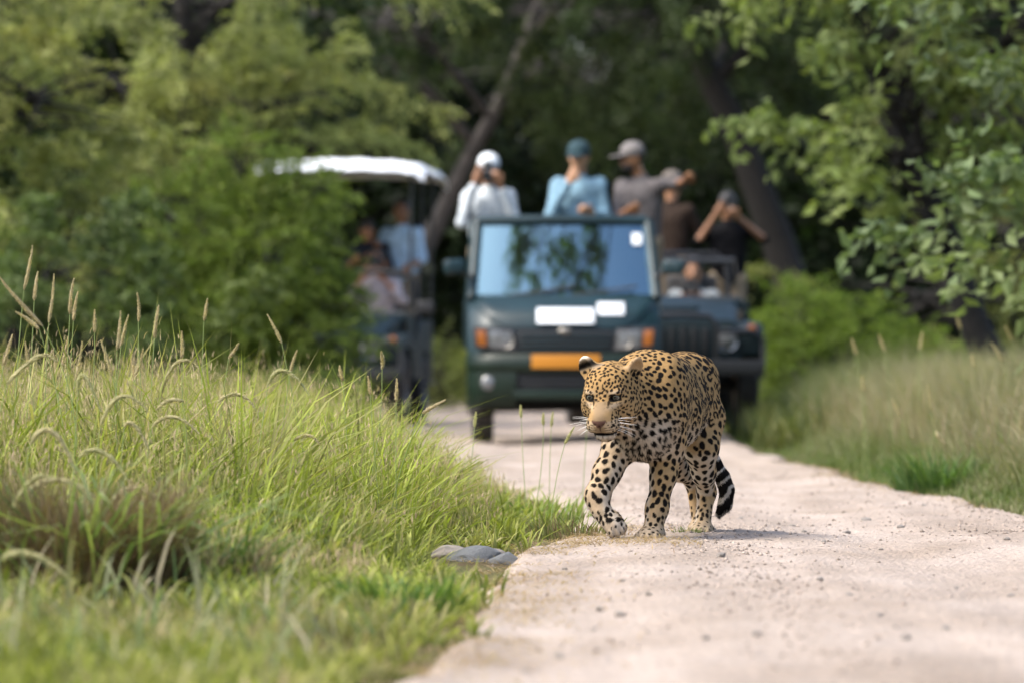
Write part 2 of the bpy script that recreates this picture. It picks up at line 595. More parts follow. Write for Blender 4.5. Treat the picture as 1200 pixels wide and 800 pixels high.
def glass_mat():
    m = bpy.data.materials.new('windscreen_glass'); m.use_nodes = True
    n = m.node_tree.nodes; L = m.node_tree.links
    n.remove(n['Principled BSDF'])
    g = n.new('ShaderNodeBsdfGlossy'); g.inputs['Roughness'].default_value = 0.03; g.inputs['Color'].default_value = (0.45, 0.78, 1.0, 1)
    t = n.new('ShaderNodeBsdfTransparent'); t.inputs['Color'].default_value = (0.25, 0.32, 0.36, 1)
    d = n.new('ShaderNodeBsdfDiffuse'); d.inputs['Color'].default_value = (0.45, 0.43, 0.40, 1)
    fr = n.new('ShaderNodeFresnel'); fr.inputs['IOR'].default_value = 3.0
    m1 = n.new('ShaderNodeMixShader'); L.new(fr.outputs[0], m1.inputs[0]); L.new(t.outputs[0], m1.inputs[1]); L.new(g.outputs[0], m1.inputs[2])
    # film of dust
    nz = n.new('ShaderNodeTexNoise'); nz.inputs['Scale'].default_value = 5
    mr = n.new('ShaderNodeMapRange'); mr.inputs['To Min'].default_value = 0.0; mr.inputs['To Max'].default_value = 0.012
    L.new(nz.outputs['Fac'], mr.inputs['Value'])
    m2 = n.new('ShaderNodeMixShader'); L.new(mr.outputs[0], m2.inputs[0]); L.new(m1.outputs[0], m2.inputs[1]); L.new(d.outputs[0], m2.inputs[2])
    L.new(m2.outputs[0], n['Material Output'].inputs['Surface'])
    return m


GLASS = glass_mat()
_wheels = {}


def wheel(parent, x, y, r, wd, side):
    """wheel > tyre (tread blocks), rim (with holes), hub_cap"""
    key = (r, wd)
    if key not in _wheels:
        bm = bmesh.new(); h = wd / 2
        bm_lathe(bm, [(r * 0.60, -h * 0.80), (r * 0.80, -h * 1.02), (r * 0.95, -h * 0.92), (r, -h * 0.70), (r, h * 0.70), (r * 0.95, h * 0.92), (r * 0.80, h * 1.02), (r * 0.60, h * 0.80), (r * 0.60, -h * 0.80)], (0, 0, 0), 'x', 40)
        for k in range(36):
            a = 2 * math.pi * k / 36
            for s in (-1, 1):
                rot = Matrix.Rotation(a + (0.09 if s > 0 else 0), 4, 'X')
                bmesh.ops.create_cube(bm, size=1, matrix=rot @ Matrix.Translation((s * h * 0.48, 0, r + 0.003)) @ Matrix.Diagonal((h * 0.62, r * 0.10, 0.018, 1)))
        ty = bpy.data.meshes.new('tyre'); bm.to_mesh(ty); bm.free(); ty.materials.append(RUBBER)
        bm = bmesh.new()
        bm_lathe(bm, [(r * 0.61, h * 0.80), (r * 0.56, h * 0.86), (r * 0.53, h * 0.55), (r * 0.44, h * 0.40), (r * 0.30, h * 0.62), (r * 0.14, h * 0.66), (0, h * 0.66)], (0, 0, 0), 'x', 32)
        bm_lathe(bm, [(r * 0.61, -h * 0.80), (r * 0.50, -h * 0.70), (0, -h * 0.5)], (0, 0, 0), 'x', 32)
        for k in range(5):
            a = 2 * math.pi * k / 5
            bm_lathe(bm, [(0, h * 0.75), (r * 0.035, h * 0.74), (r * 0.035, h * 0.60)], (0, math.cos(a) * r * 0.22, math.sin(a) * r * 0.22), 'x', 8)
        ri = bpy.data.meshes.new('rim'); bm.to_mesh(ri); bm.free(); ri.materials.append(RIM)
        bm = bmesh.new(); bm_lathe(bm, [(0, h * 0.92), (r * 0.10, h * 0.90), (r * 0.13, h * 0.66)], (0, 0, 0), 'x', 20)
        hu = bpy.data.meshes.new('hub_cap'); bm.to_mesh(hu); bm.free(); hu.materials.append(DARK)
        _wheels[key] = (ty, ri, hu)
    w_ = empty('wheel', (x, y, r)); w_.parent = parent
    if side < 0: w_.rotation_euler = (0, 0, math.pi)
    for nme, me in zip(('tyre', 'rim', 'hub_cap'), _wheels[key]):
        link(nme, me, None, w_)
    return w_


def body_ring(z, hw, yf, yb, bow, n=17, cr=0.10):
    pts = []
    for i in range(n):
        t = -1 + 2 * i / (n - 1)
        x = hw * math.sin(t * math.pi / 2) ** 1 if False else hw * t
        y = yf + bow * abs(t) ** 2.2 + cr * max(0, (abs(t) - 0.82) / 0.18) ** 2
        pts.append((x, y, z))
    pts += [(hw, yb - 0.04, z), (hw - 0.04, yb, z), (-hw + 0.04, yb, z), (-hw, yb - 0.04, z)]
    return pts


def build_truck():
    T = empty('safari_truck', (0.405, 43.5, 0.0), R(0.6))
    tag(T, 'dark teal open-back safari truck with yellow number plate behind the leopard', 'truck')
    YB = 1.72
    # lower cab: body colour
    bm = bmesh.new()
    lev = [(0.34, 0.690, 0.10), (0.50, 0.725, 0.05), (0.70, 0.738, 0.035), (0.88, 0.742, 0.06), (1.00, 0.738, 0.13), (1.08, 0.730, 0.22), (1.145, 0.720, 0.33)]
    bm_loft(bm, [body_ring(z, hw, yf, YB, 0.075) for z, hw, yf in lev])
    cab = finish(bm, 'cab_body', PAINT, T)
    # hood: a proud panel with a drooping lower edge
    bm = bmesh.new(); nu, nv = 33, 9
    g = []
    for i in range(nu):
        t = -1 + 2 * i / (nu - 1)
        x = 0.715 * t
        zb = 0.895 + 0.20 * max(0, (abs(t) - 0.52) / 0.48) ** 2.0
        row = []
        for j in range(nv):
            z = zb + (1.150 - zb) * j / (nv - 1)
            yf = np.interp(z, [l[0] for l in lev], [l[2] for l in lev])
            y = yf + 0.075 * abs(t) ** 2.2 + 0.10 * max(0, (abs(t) - 0.82) / 0.18) ** 2 - 0.022 - 0.02 * math.sin(math.pi * min(j / (nv - 1) * 1.2, 1))
            row.append(bm.verts.new((x, y, z)))
        back = bm.verts.new((x, row[0].co.y + 0.045, zb - 0.012))
        g.append([back] + row)
    for a, b in zip(g[:-1], g[1:]):
        for k in range(nv):
            bm.faces.new((a[k], b[k], b[k + 1], a[k + 1]))
    hood = finish(bm, 'hood', PAINT, T)
    # emblem, grille and slats
    em = lathe('emblem', [(0, -0.018), (0.026, -0.016), (0.045, 0.0), (0.045, 0.02)], (0, 0, 0), 'y', RIM, T, 24)
    em.scale = (1.15, 1, 0.62); em.location = (0.0, 0.006, 0.868)
    prism('grille', [(-0.345, 0.715), (0.345, 0.715), (0.365, 0.875), (-0.365, 0.875)], 0.020, 0.06, 'xz', BLACK, T, 0.008)
    for k in range(4):
        box('grille_slat', (0, 0.016, 0.735 + 0.036 * k), (0.68, 0.02, 0.012), PAINT, T, 0.004)
    # headlights, indicators
    for s in (-1, 1):
        bez = prism('headlight', [(s * 0.355, 0.705), (s * 0.690, 0.745), (s * 0.705, 0.905), (s * 0.390, 0.890)], 0.012, 0.09, 'xz', BLACK, T, 0.012)
        bez.location.y = 0.012
        ln = prism('lens', [(s * 0.385, 0.725), (s * 0.575, 0.742), (s * 0.585, 0.880), (s * 0.405, 0.872)], 0.006, 0.05, 'xz', LENS, bez, 0.012)
        prism('indicator', [(s * 0.592, 0.748), (s * 0.672, 0.758), (s * 0.684, 0.885), (s * 0.600, 0.880)], 0.010, 0.05, 'xz', AMBER, bez, 0.012)
        lathe('reflector', [(0, 0.03), (0.05, 0.004), (0.062, -0.004), (0.066, 0.02)], (s * 0.455, 0.004, 0.80), 'y', RIM, bez, 20)
    # bumper with intake and lower lip
    bm = bmesh.new()
    rings = [body_ring(z, hw, yf, 0.55, 0.10, cr=0.16) for z, hw, yf in ((0.555, 0.748, -0.035), (0.585, 0.757, -0.050), (0.660, 0.757, -0.046), (0.700, 0.750, -0.015))]
    bm_loft(bm, rings); bumper = finish(bm, 'bumper', PAINT_G, T)
    for s in (-1, 1):
        bm = bmesh.new()
        rings = []
        for z, yf in ((0.285, 0.02), (0.34, -0.025), (0.46, -0.045), (0.556, -0.036)):
            q = []
            for i in range(9):
                t = 0.50 + 0.50 * i / 8
                q.append((s * 0.752 * t, yf + 0.10 * t ** 2.2 + 0.16 * max(0, (t - 0.82) / 0.18) ** 2, z))
            q += [(s * 0.750, 0.42, z), (s * 0.376, 0.42, z)]
            rings.append(q)
        bm_loft(bm, rings); c = finish(bm, 'bumper_corner', PAINT_G, T)
        fg = lathe('fog_lamp', [(0, -0.022), (0.042, -0.016), (0.056, -0.004), (0.060, 0.03)], (s * 0.585, 0.020, 0.535 - 0.06), 'y', LENS, c, 24)
    box('lower_lip', (0, 0.0, 0.385), (0.80, 0.09, 0.075), PAINT_G, T, 0.02)
    box('air_intake', (0, 0.05, 0.48), (0.78, 0.05, 0.135), BLACK, T, 0.01)
    for k in range(3):
        box('intake_bar', (0, 0.018, 0.44 + 0.038 * k), (0.77, 0.02, 0.010), BLACK, T, 0.003)
    box('number_plate', (0.005, -0.062, 0.640), (0.525, 0.012, 0.105), YELLOW, T, 0.004)
    # white plates on hood: follow its slope
    def on_hood(nme, x, z, w_, h_):
        yf = np.interp(z, [l[0] for l in lev], [l[2] for l in lev]); t = abs(x) / 0.715
        y = yf + 0.075 * t ** 2.2 - 0.056
        o = box(nme, (0, 0, 0), (w_, 0.006, h_), WHITE, T, 0.002)
        o.location = (x, y, z); o.rotation_euler = (R(-38), 0, 0)
        return o
    on_hood('hood_sticker', 0.005, 0.985, 0.440, 0.150)
    on_hood('hood_sticker', 0.355, 1.040, 0.205, 0.120)
    # windscreen, frame, roof
    z0, z1 = 1.150, 1.700
    def wy(z): return 0.345 + (z - z0) * 0.62
    def whw(z): return 0.710 - (z - z0) * 0.085
    bm = bmesh.new(); rows = []
    for j in range(7):
        z = z0 + (z1 - z0) * j / 6
        rows.append([bm.verts.new((whw(z) * 0.965 * t, wy(z) + 0.055 * t * t, z)) for t in np.linspace(-1, 1, 15)])
    for a, b in zip(rows[:-1], rows[1:]):
        for k in range(14):
            bm.faces.new((a[k], a[k + 1], b[k + 1], b[k]))
    ws = finish(bm, 'windscreen', GLASS, T)
    st = box('permit_sticker', (0, 0, 0), (0.075, 0.003, 0.105), WHITE, ws, 0.001); st.location = (0.57, wy(1.585) + 0.025, 1.585); st.rotation_euler = (R(-32), 0, 0)
    for s in (-1, 1):
        pts = [(s * whw(z) * 1.0, wy(z) + 0.060, z) for z in (1.12, 1.3, 1.5, 1.72)]
        tube('pillar', pts, 0.042, PAINT, T, 10)
        tube('pillar', [(s * 0.715, YB - 0.05, 1.12), (s * 0.67, YB - 0.06, 1.74)], 0.045, PAINT, T, 8)
        # side glass and door edge
        bm = bmesh.new(); q = [(s * 0.716, wy(1.16) + 0.10, 1.16), (s * 0.716, YB - 0.08, 1.16), (s * 0.668, YB - 0.09, 1.70), (s * 0.668, wy(1.70) + 0.08, 1.70)]
        bm.faces.new([bm.verts.new(p) for p in q]); finish(bm, 'side_window', GLASS, T)
    tube('windscreen_header', [(-0.655, wy(1.72) + 0.06, 1.725), (-0.33, wy(1.72) + 0.015, 1.733), (0, wy(1.72), 1.736), (0.33, wy(1.72) + 0.015, 1.733), (0.655, wy(1.72) + 0.06, 1.725)], 0.040, PAINT, T, 10)
    bm = bmesh.new()
    rr = []
    for z, k in ((1.715, 1.0), (1.745, 1.0), (1.768, 0.955), (1.774, 0.86)):
        rr.append([(0.672 * k * x, 1.21 + (y - 1.21) * k, z) for x, y in [(-1, 0.80), (-0.8, 0.74), (-0.4, 0.705), (0, 0.70), (0.4, 0.705), (0.8, 0.74), (1, 0.80), (1, 1.66), (0.94, 1.72), (-0.94, 1.72), (-1, 1.66)]])
    bm_loft(bm, rr); finish(bm, 'roof', PAINT, T)
    # wipers, mirrors
    for x0, sgn in ((-0.42, 1), (0.06, 1)):
        wp = tube('wiper', [(x0, wy(1.15) - 0.02, 1.145), (x0 + 0.22, wy(1.165) - 0.02, 1.170), (x0 + 0.50, wy(1.20) - 0.018, 1.215)], 0.011, BLACK, T, 6)
    for s in (-1, 1):
        tube('mirror_arm', [(s * 0.70, 0.42, 1.28), (s * 0.80, 0.36, 1.345)], 0.014, BLACK, T, 6)
        m_ = box('wing_mirror', (0, 0, 0), (0.165, 0.09, 0.115), PAINT, T, 0.035, 3); m_.location = (s * 0.845, 0.36, 1.365); m_.rotation_euler = (0, R(4) * s, R(-12) * s)
        box('mirror_glass', (0, 0.046, 0), (0.13, 0.004, 0.085), CHROME, m_, 0.001)
    # inside the cab
    box('dashboard', (0, 0.66, 1.09), (1.30, 0.40, 0.16), BLACK, T, 0.05, 3)
    sw = [(-0.32 + 0.185 * math.cos(a), 0.90 + 0.075 * math.sin(a), 1.27 + 0.165 * math.sin(a)) for a in np.linspace(0, 2 * math.pi, 25)[:-1]]
    tube('steering_wheel', sw, 0.015, BLACK, T, 6, True)
    for x in (-0.32, 0.32):
        bm = bmesh.new(); bm_box(bm, (x, 1.30, 0.92), (0.50, 0.50, 0.16)); c = finish(bm, 'seat_cushion', SEAT, T, 0.05, 3)
        bm = bmesh.new(); bm_box(bm, (x, 1.56, 1.25), (0.48, 0.13, 0.60)); finish(bm, 'seat_back', SEAT, T, 0.05, 3)
        bm = bmesh.new(); bm_box(bm, (x, 1.57, 1.60), (0.26, 0.09, 0.16)); finish(bm, 'head_rest', SEAT, T, 0.035, 3)
    box('rear_bulkhead', (0, YB - 0.02, 1.43), (1.33, 0.03, 0.58), BLACK, T, 0.008)
    # load bed: floor, sides, rails, seats
    box('bed_floor', (0, 3.05, 0.735), (1.44, 2.60, 0.05), DARK, T, 0.01)
    for s in (-1, 1):
        box('bed_side', (s * 0.725, 3.05, 0.94), (0.035, 2.60, 0.42), PAINT, T, 0.012)
        for y in (1.85, 2.7, 3.5, 4.3):
            box('bed_post', (s * 0.748, y, 0.94), (0.03, 0.06, 0.40), PAINT, T, 0.006)
        tube('bed_rail', [(s * 0.72, 1.85, 1.15), (s * 0.72, 1.85, 1.38), (s * 0.72, 4.3, 1.38), (s * 0.72, 4.3, 1.15)], 0.018, DARK, T, 8)
    box('tail_gate', (0, 4.36, 0.94), (1.44, 0.035, 0.42), PAINT, T, 0.012)
    for y in (2.75, 3.75):
        box('bench_seat', (0, y, 0.98), (1.30, 0.42, 0.12), TAN_SEAT, T, 0.04, 3)
        box('bench_base', (0, y, 0.84), (1.20, 0.34, 0.17), DARK, T, 0.01)
    for s in (-1, 1):
        box('chassis_rail', (s * 0.36, 2.3, 0.44), (0.07, 4.1, 0.13), DARK, T, 0.01)
        wheel(T, s * 0.625, 0.82, 0.292, 0.165, s); wheel(T, s * 0.615, 3.20, 0.292, 0.165, s)
        box('mud_flap', (s * 0.62, 3.66, 0.36), (0.22, 0.012, 0.34), RUBBER, T, 0.003)
    for y in (0.82, 3.20):
        tube('axle', [(-0.60, y, 0.29), (0, y, 0.30), (0.60, y, 0.29)], 0.045, DARK, T, 8)
    box('engine_block', (0, 1.05, 0.52), (0.55, 0.75, 0.38), DARK, T, 0.05)
    box('floor_pan', (0, 0.95, 0.60), (1.36, 1.5, 0.05), DARK, T, 0.01)
    return T


def build_jeep(name, loc, rz, canopy):
    PAINT = mat('shade_darkened_jeep_paint', (0.0022, 0.010, 0.0135), 0.52, noise=0.2, nscale=6, spec=0.35)  # darker than the truck: the jeeps' shade is put into the paint colour
    J = empty(name, loc, rz)
    HB = [(0.055, 0.50, 0.90), (0.30, 0.535, 0.965), (0.65, 0.575, 1.03), (1.08, 0.640, 1.085)]      # hood: y, half width, top z
    bm = bmesh.new(); rings = []
    for y, hw, zt in HB:
        rings.append([(-hw, y, 0.55), (-hw, y, zt - 0.06), (-hw + 0.05, y, zt - 0.012), (-hw * 0.5, y, zt + 0.012), (0, y, zt + 0.016), (hw * 0.5, y, zt + 0.012), (hw - 0.05, y, zt - 0.012), (hw, y, zt - 0.06), (hw, y, 0.55)])
    bm_loft(bm, rings); hood = finish(bm, 'hood', PAINT, J)
    box('hood_bulge', (0, 0.62, 1.045), (0.44, 0.62, 0.05), PAINT, hood, 0.02, 3, rot=(R(9.5), 'X'))
    # front panel, grille slots, lamps
    prism('front_panel', [(-0.545, 0.50), (0.545, 0.50), (0.525, 0.875), (0.44, 0.905), (-0.44, 0.905), (-0.525, 0.875)], 0.0, 0.06, 'xz', PAINT, J, 0.015)
    for k in range(6):
        x = -0.235 + 0.094 * k
        box('grille_slot', (x, -0.003, 0.72), (0.052, 0.02, 0.23), BLACK, J, 0.008)
    for s in (-1, 1):
        l = lathe('headlamp', [(0.0, -0.035), (0.05, -0.030), (0.085, -0.014), (0.092, 0.02)], (s * 0.415, -0.004, 0.735), 'y', LENS, J, 28)
        lathe('lamp_ring', [(0.086, -0.016), (0.100, -0.022), (0.104, 0.02)], (s * 0.415, -0.002, 0.735), 'y', CHROME, l, 28)
        # flat wings
        bm = bmesh.new()
        prof = [(0.02, 0.60), (0.0, 0.80), (0.04, 0.865), (0.95, 0.90), (1.10, 0.78), (1.12, 0.48), (1.02, 0.50), (0.96, 0.68), (0.82, 0.78), (0.30, 0.78), (0.16, 0.68), (0.10, 0.55)]
        bm_prism(bm, prof, s * 0.50, s * 0.735, 'yz'); finish(bm, 'wing', PAINT, J, 0.018, 2)
        lathe('indicator', [(0, -0.03), (0.03, -0.022), (0.036, 0.02)], (s * 0.64, 0.005, 0.83), 'y', AMBER, J, 16)
    box('bumper', (0, -0.13, 0.50), (1.46, 0.10, 0.13), BLACK, J, 0.02)
    for s in (-1, 1):
        tube('bull_bar', [(s * 0.32, -0.13, 0.52), (s * 0.32, -0.17, 0.86), (s * 0.26, -0.165, 0.93), (0, -0.165, 0.945)], 0.024, BLACK, J, 8)
        tube('bull_bar', [(s * 0.32, -0.17, 0.80), (s * 0.62, -0.13, 0.80), (s * 0.72, -0.08, 0.74), (s * 0.72, -0.10, 0.52)], 0.024, BLACK, J, 8)
    # tub
    bm = bmesh.new()
    for s in (-1, 1):
        bm2 = bmesh.new()
        prof = [(1.08, 0.45), (1.08, 1.08), (1.25, 1.04), (1.42, 0.74), (1.80, 0.74), (1.98, 1.02), (3.55, 1.04), (3.55, 0.45), (3.06, 0.45), (2.98, 0.64), (2.84, 0.74), (2.46, 0.74), (2.32, 0.64), (2.24, 0.45)]
        bm_prism(bm2, prof, s * 0.685, s * 0.725, 'yz'); finish(bm2, 'side_panel', PAINT, J, 0.008)
        box('side_step', (s * 0.80, 1.68, 0.42), (0.16, 0.80, 0.035), DARK, J, 0.008)
    bm.free()
    box('tub_floor', (0, 2.3, 0.56), (1.36, 2.48, 0.05), DARK, J, 0.01)
    box('tail_gate', (0, 3.56, 0.78), (1.36, 0.04, 0.52), PAINT, J, 0.01)
    box('cowl', (0, 1.13, 1.04), (1.36, 0.14, 0.10), PAINT, J, 0.03)
    box('dashboard', (0, 1.26, 0.94), (1.30, 0.14, 0.16), BLACK, J, 0.03)
    # windscreen
    z0, z1 = 1.09, 1.42 if not canopy else 1.50
    yw = lambda z: 1.12 + (z - 1.09) * 0.36
    bm = bmesh.new(); bm_tube(bm, [(-0.66, yw(z0), z0), (-0.62, yw(z1), z1), (0.62, yw(z1), z1), (0.66, yw(z0), z0)], 0.028, 8, True)
    fr = finish(bm, 'windscreen_frame', DARK, J)
    bm = bmesh.new(); bm.faces.new([bm.verts.new(p) for p in [(-0.645, yw(z0), z0), (0.645, yw(z0), z0), (0.61, yw(z1), z1), (-0.61, yw(z1), z1)]])
    bm.free()
    sw = [(-0.33 + 0.19 * math.cos(a), 1.52 + 0.10 * math.sin(a), 1.12 + 0.16 * math.sin(a)) for a in np.linspace(0, 2 * math.pi, 25)[:-1]]
    tube('steering_wheel', sw, 0.014, BLACK, J, 6, True)
    for s in (-1, 1):
        if canopy: tube('mirror_arm', [(s * 0.69, 1.12, 1.08), (s * 0.82, 1.05, 1.12)], 0.012, BLACK, J, 6)
        if canopy: m_ = box('wing_mirror', (0, 0, 0), (0.17, 0.06, 0.12), BLACK, J, 0.025, 3); m_.location = (s * 0.86, 1.04, 1.15)
        bm = bmesh.new(); bm_box(bm, (s * 0.33, 1.85, 0.80), (0.48, 0.46, 0.13)); finish(bm, 'seat_cushion', SEAT, J, 0.04, 3)
        bm = bmesh.new(); bm_box(bm, (s * 0.33, 2.07, 1.08), (0.46, 0.12, 0.46)); finish(bm, 'seat_back', SEAT, J, 0.04, 3)
        wheel(J, s * 0.63, 0.56, 0.345, 0.20, s); wheel(J, s * 0.63, 2.65, 0.345, 0.20, s)
        box('chassis_rail', (s * 0.33, 1.75, 0.42), (0.07, 3.4, 0.12), DARK, J, 0.01)
    for yy, zz in ((2.72, 0.98), (3.32, 1.14)):
        box('bench_seat', (0, yy, zz), (1.26, 0.40, 0.11), TAN_SEAT, J, 0.035, 3)
        box('bench_base', (0, yy, (zz + 0.55) / 2 - 0.02), (1.16, 0.30, zz - 0.62), DARK, J, 0.01)
    tube('roll_bar', [(-0.68, 2.18, 1.0), (-0.66, 2.20, 1.42), (-0.56, 2.2, 1.50), (0.56, 2.2, 1.50), (0.66, 2.20, 1.42), (0.68, 2.18, 1.0)], 0.026, BLACK, J, 8)
    for y in (0.56, 2.65):
        tube('axle', [(-0.60, y, 0.345), (0, y, 0.35), (0.60, y, 0.345)], 0.05, DARK, J, 8)
    box('engine_block', (0, 0.62, 0.58), (0.60, 0.80, 0.36), DARK, J, 0.05)
    lathe('spare_wheel_cover', [(0, 0.14), (0.25, 0.14), (0.33, 0.10), (0.34, 0.0), (0, 0.0)], (0, 3.60, 0.95), 'y', BLACK, J, 32)
    if canopy:
        zt = canopy
        for s in (-1, 1):
            for y in (1.15, 2.35, 3.55):
                tube('canopy_post', [(s * 0.70, y, 1.02), (s * 0.72, y, zt - 0.04)], 0.017, DARK, J, 8)
            tube('canopy_rail', [(s * 0.72, 1.05, zt - 0.03), (s * 0.72, 3.7, zt - 0.03)], 0.022, DARK, J, 8)
        for y in (1.10, 2.35, 3.6):
            tube('canopy_hoop', [(-0.72, y, zt - 0.03), (-0.4, y, zt + 0.025), (0, y, zt + 0.045), (0.4, y, zt + 0.025), (0.72, y, zt - 0.03)], 0.018, DARK, J, 8)
        bm = bmesh.new(); top, bot = [], []
        xs = np.linspace(-1, 1, 21); ysn = np.linspace(0.92, 3.85, 16)
        for x in xs:
            rt, rb = [], []
            for y in ysn:
                z = zt + 0.085 - 0.055 * abs(x) ** 2.2 + 0.012 * math.sin(y * 5.2) * (1 - abs(x)) + 0.006 * math.sin(x * 17 + y * 3)
                if abs(x) > 0.93: z -= 0.07
                if y < 1.0 or y > 3.8: z -= 0.10
                rt.append(bm.verts.new((x * 0.86, y, z))); rb.append(bm.verts.new((x * 0.85, y, z - 0.014)))
            top.append(rt); bot.append(rb)
        for i in range(len(xs) - 1):
            for j in range(len(ysn) - 1):
                bm.faces.new((top[i][j], top[i + 1][j], top[i + 1][j + 1], top[i][j + 1]))
                bm.faces.new((bot[i][j], bot[i][j + 1], bot[i + 1][j + 1], bot[i + 1][j]))
        for i in range(len(xs) - 1):
            bm.faces.new((top[i][0], bot[i][0], bot[i + 1][0], top[i + 1][0])); bm.faces.new((top[i][-1], top[i + 1][-1], bot[i + 1][-1], bot[i][-1]))
        for j in range(len(ysn) - 1):
            bm.faces.new((top[0][j], top[0][j + 1], bot[0][j + 1], bot[0][j])); bm.faces.new((top[-1][j], bot[-1][j], bot[-1][j + 1], top[-1][j + 1]))
        finish(bm, 'canopy', CANVAS, J)
    return J


TRUCK = build_truck()
JEEP_R = build_jeep('safari_jeep', (1.40, 48.2, 0.09), R(4), None)
tag(JEEP_R, 'dark open safari jeep without a roof parked beside the truck', 'jeep')
JEEP_L = build_jeep('safari_jeep', (-1.78, 54.6, 0.02), R(-4), 2.52)
tag(JEEP_L, 'dark safari jeep under a white canopy half hidden by a bush', 'jeep')

# ================================================================== people and their cameras
def person(label, loc, rz, pose, look, height=1.66):
    """pose: joints in a frame facing -y (x to its left, z up, feet at 0, for a 1.66 m person); look: colours and head-gear"""
    S = height / 1.66
    root = empty('person', loc, rz)
    tag(root, label, 'person')
    hip = np.array(pose.get('hip', (0, 0, 0.86))); chest = np.array(pose.get('chest', (0, 0.0, 1.20)))
    neck = np.array(pose.get('neck', chest + np.array((0, 0.0, 0.20)))); head = np.array(pose.get('head', neck + np.array((0, -0.02, 0.145))))
    hyaw, hpit = pose.get('head_yaw', 0), pose.get('head_pitch', 0)
    cyw, syw = math.cos(hyaw), math.sin(hyaw); cp, sp = math.cos(hpit), math.sin(hpit)
    fw = np.array([syw * cp, -cyw * cp, -sp]); lf = np.array([cyw, syw, 0.0]); up = np.cross(lf, fw) * -1
    if up[2] < 0: up = -up
    HRm = np.stack([lf, -fw, up], 1)
    def H(p): return head + HRm @ np.array(p, float)
    sh = {s: chest + np.array((0.168 * s, 0.0, 0.118)) for s in (-1, 1)}
    sway = pose.get('torso_yaw', 0)
    if sway:
        for s in (-1, 1):
            d = sh[s] - chest; sh[s] = chest + np.array((d[0] * math.cos(sway), d[0] * math.sin(sway), d[2]))
    el, wr = pose['elbow'], pose['wrist']
    kn = pose.get('knee', {-1: (-0.10, -0.03, 0.47), 1: (0.10, -0.03, 0.47)}); ft = pose.get('foot', {-1: (-0.11, 0.0, 0.07), 1: (0.11, 0.0, 0.07)})
    allp = np.array([hip, chest, head, *sh.values(), *[np.array(v) for d in (el, wr, kn, ft) for v in d.values()]])
    lo, hi = allp.min(0) - 0.26, allp.max(0) + 0.24
    RES = 0.0095
    def arms(f, e, fore, hand, k=0.02):
        for s in (-1, 1):
            E, W_ = np.array(el[s], float), np.array(wr[s], float)
            f.cone(sh[s], E, 0.046 + e, 0.038 + e, 0.03)
            if fore: f.cone(E, E + (W_ - E) * fore, 0.040 + e, (0.040 + (0.028 - 0.040) * fore) + e, k)
            if hand:
                d = nrm(W_ - E); tgt = np.array(pose.get('grip', {}).get(s, W_ + d * 0.1), float)
                fd = nrm(tgt - W_ + 0.2 * d); side = nrm(np.cross(fd, (0.1, 0.9, 0.3))); nn = np.cross(fd, side)
                f.ell(W_ + fd * 0.045, (0.050, 0.040, 0.018), np.stack([fd, side, nn], 1), 0.015)
                for i, (o, l) in enumerate(((-0.030, 0.060), (-0.010, 0.072), (0.010, 0.075), (0.030, 0.066))):
                    b0 = W_ + fd * 0.080 + side * o
                    m_ = b0 + fd * l * 0.5 - nn * 0.006; t_ = m_ + fd * l * 0.30 - nn * 0.026
                    f.cone(b0, m_, 0.0105, 0.0095, 0.008); f.cone(m_, t_, 0.0095, 0.0085, 0.006)
                b0 = W_ + fd * 0.030 + side * -0.032; m_ = b0 + fd * 0.035 - side * 0.022
                f.cone(b0, m_, 0.013, 0.011, 0.01); f.cone(m_, m_ + fd * 0.03 - nn * 0.012, 0.011, 0.009, 0.006)
    def torso(f, e):
        f.cone(hip + (0, 0, 0.02), chest, 0.115 + e, 0.125 + e, 0.06)
        for s in (-1, 1):
            f.cone(hip + np.array((0.05 * s, 0, 0.02)), chest + np.array((0.075 * s, 0, 0.03)), 0.105 + e, 0.105 + e, 0.05)
            f.cone(chest + np.array((0.06 * s, 0, 0.08)), sh[s], 0.085 + e, 0.056 + e, 0.05)
        f.cone(chest + (0, 0, 0.12), neck, 0.075 + e, 0.054 + e, 0.04)
    def legs(f, e):
        for s in (-1, 1):
            f.cone(hip + np.array((0.085 * s, 0, -0.02)), kn[s], 0.088 + e, 0.056 + e, 0.04)
            f.cone(kn[s], ft[s], 0.056 + e, 0.040 + e, 0.03)
    # body: one skin
    f = Field(lo, hi, RES)
    torso(f, -0.014); legs(f, -0.012); arms(f, -0.004, 1.0, True)
    f.cone(neck - (0, 0, 0.03), head - HRm @ np.array((0, -0.02, 0.05)), 0.054, 0.050, 0.02)
    f.ell(H((0, 0.012, 0.025)), (0.076, 0.094, 0.098), HRm, 0.02)
    f.ell(H((0, -0.020, -0.040)), (0.058, 0.068, 0.072), HRm, 0.03)
    f.ell(H((0, -0.052, -0.088)), (0.030, 0.028, 0.022), HRm, 0.02)
    f.cone(H((0, -0.078, 0.012)), H((0, -0.100, -0.026)), 0.010, 0.016, 0.012)
    f.ell(H((0, -0.086, -0.058)), (0.026, 0.012, 0.010), HRm, 0.008)
    for s in (-1, 1):
        f.ell(H((0.078 * s, 0.015, -0.010)), (0.010, 0.020, 0.032), HRm, 0.008)
        f.ell(H((0.031 * s, -0.088, 0.008)), (0.016, 0.010, 0.010), HRm, 0.008, True)
        f.ell(np.array(ft[s]) + (0, -0.06, -0.035), (0.045, 0.13, 0.035), None, 0.03)
    V, F = f.mesh(1)
    skin = mat('skin_%s' % look.get('skin_name', 'brown'), look.get('skin', (0.28, 0.135, 0.07)), 0.5, noise=0.1, nscale=30)
    link('body', np_mesh('body', V * S, F, smooth=True), skin, root)
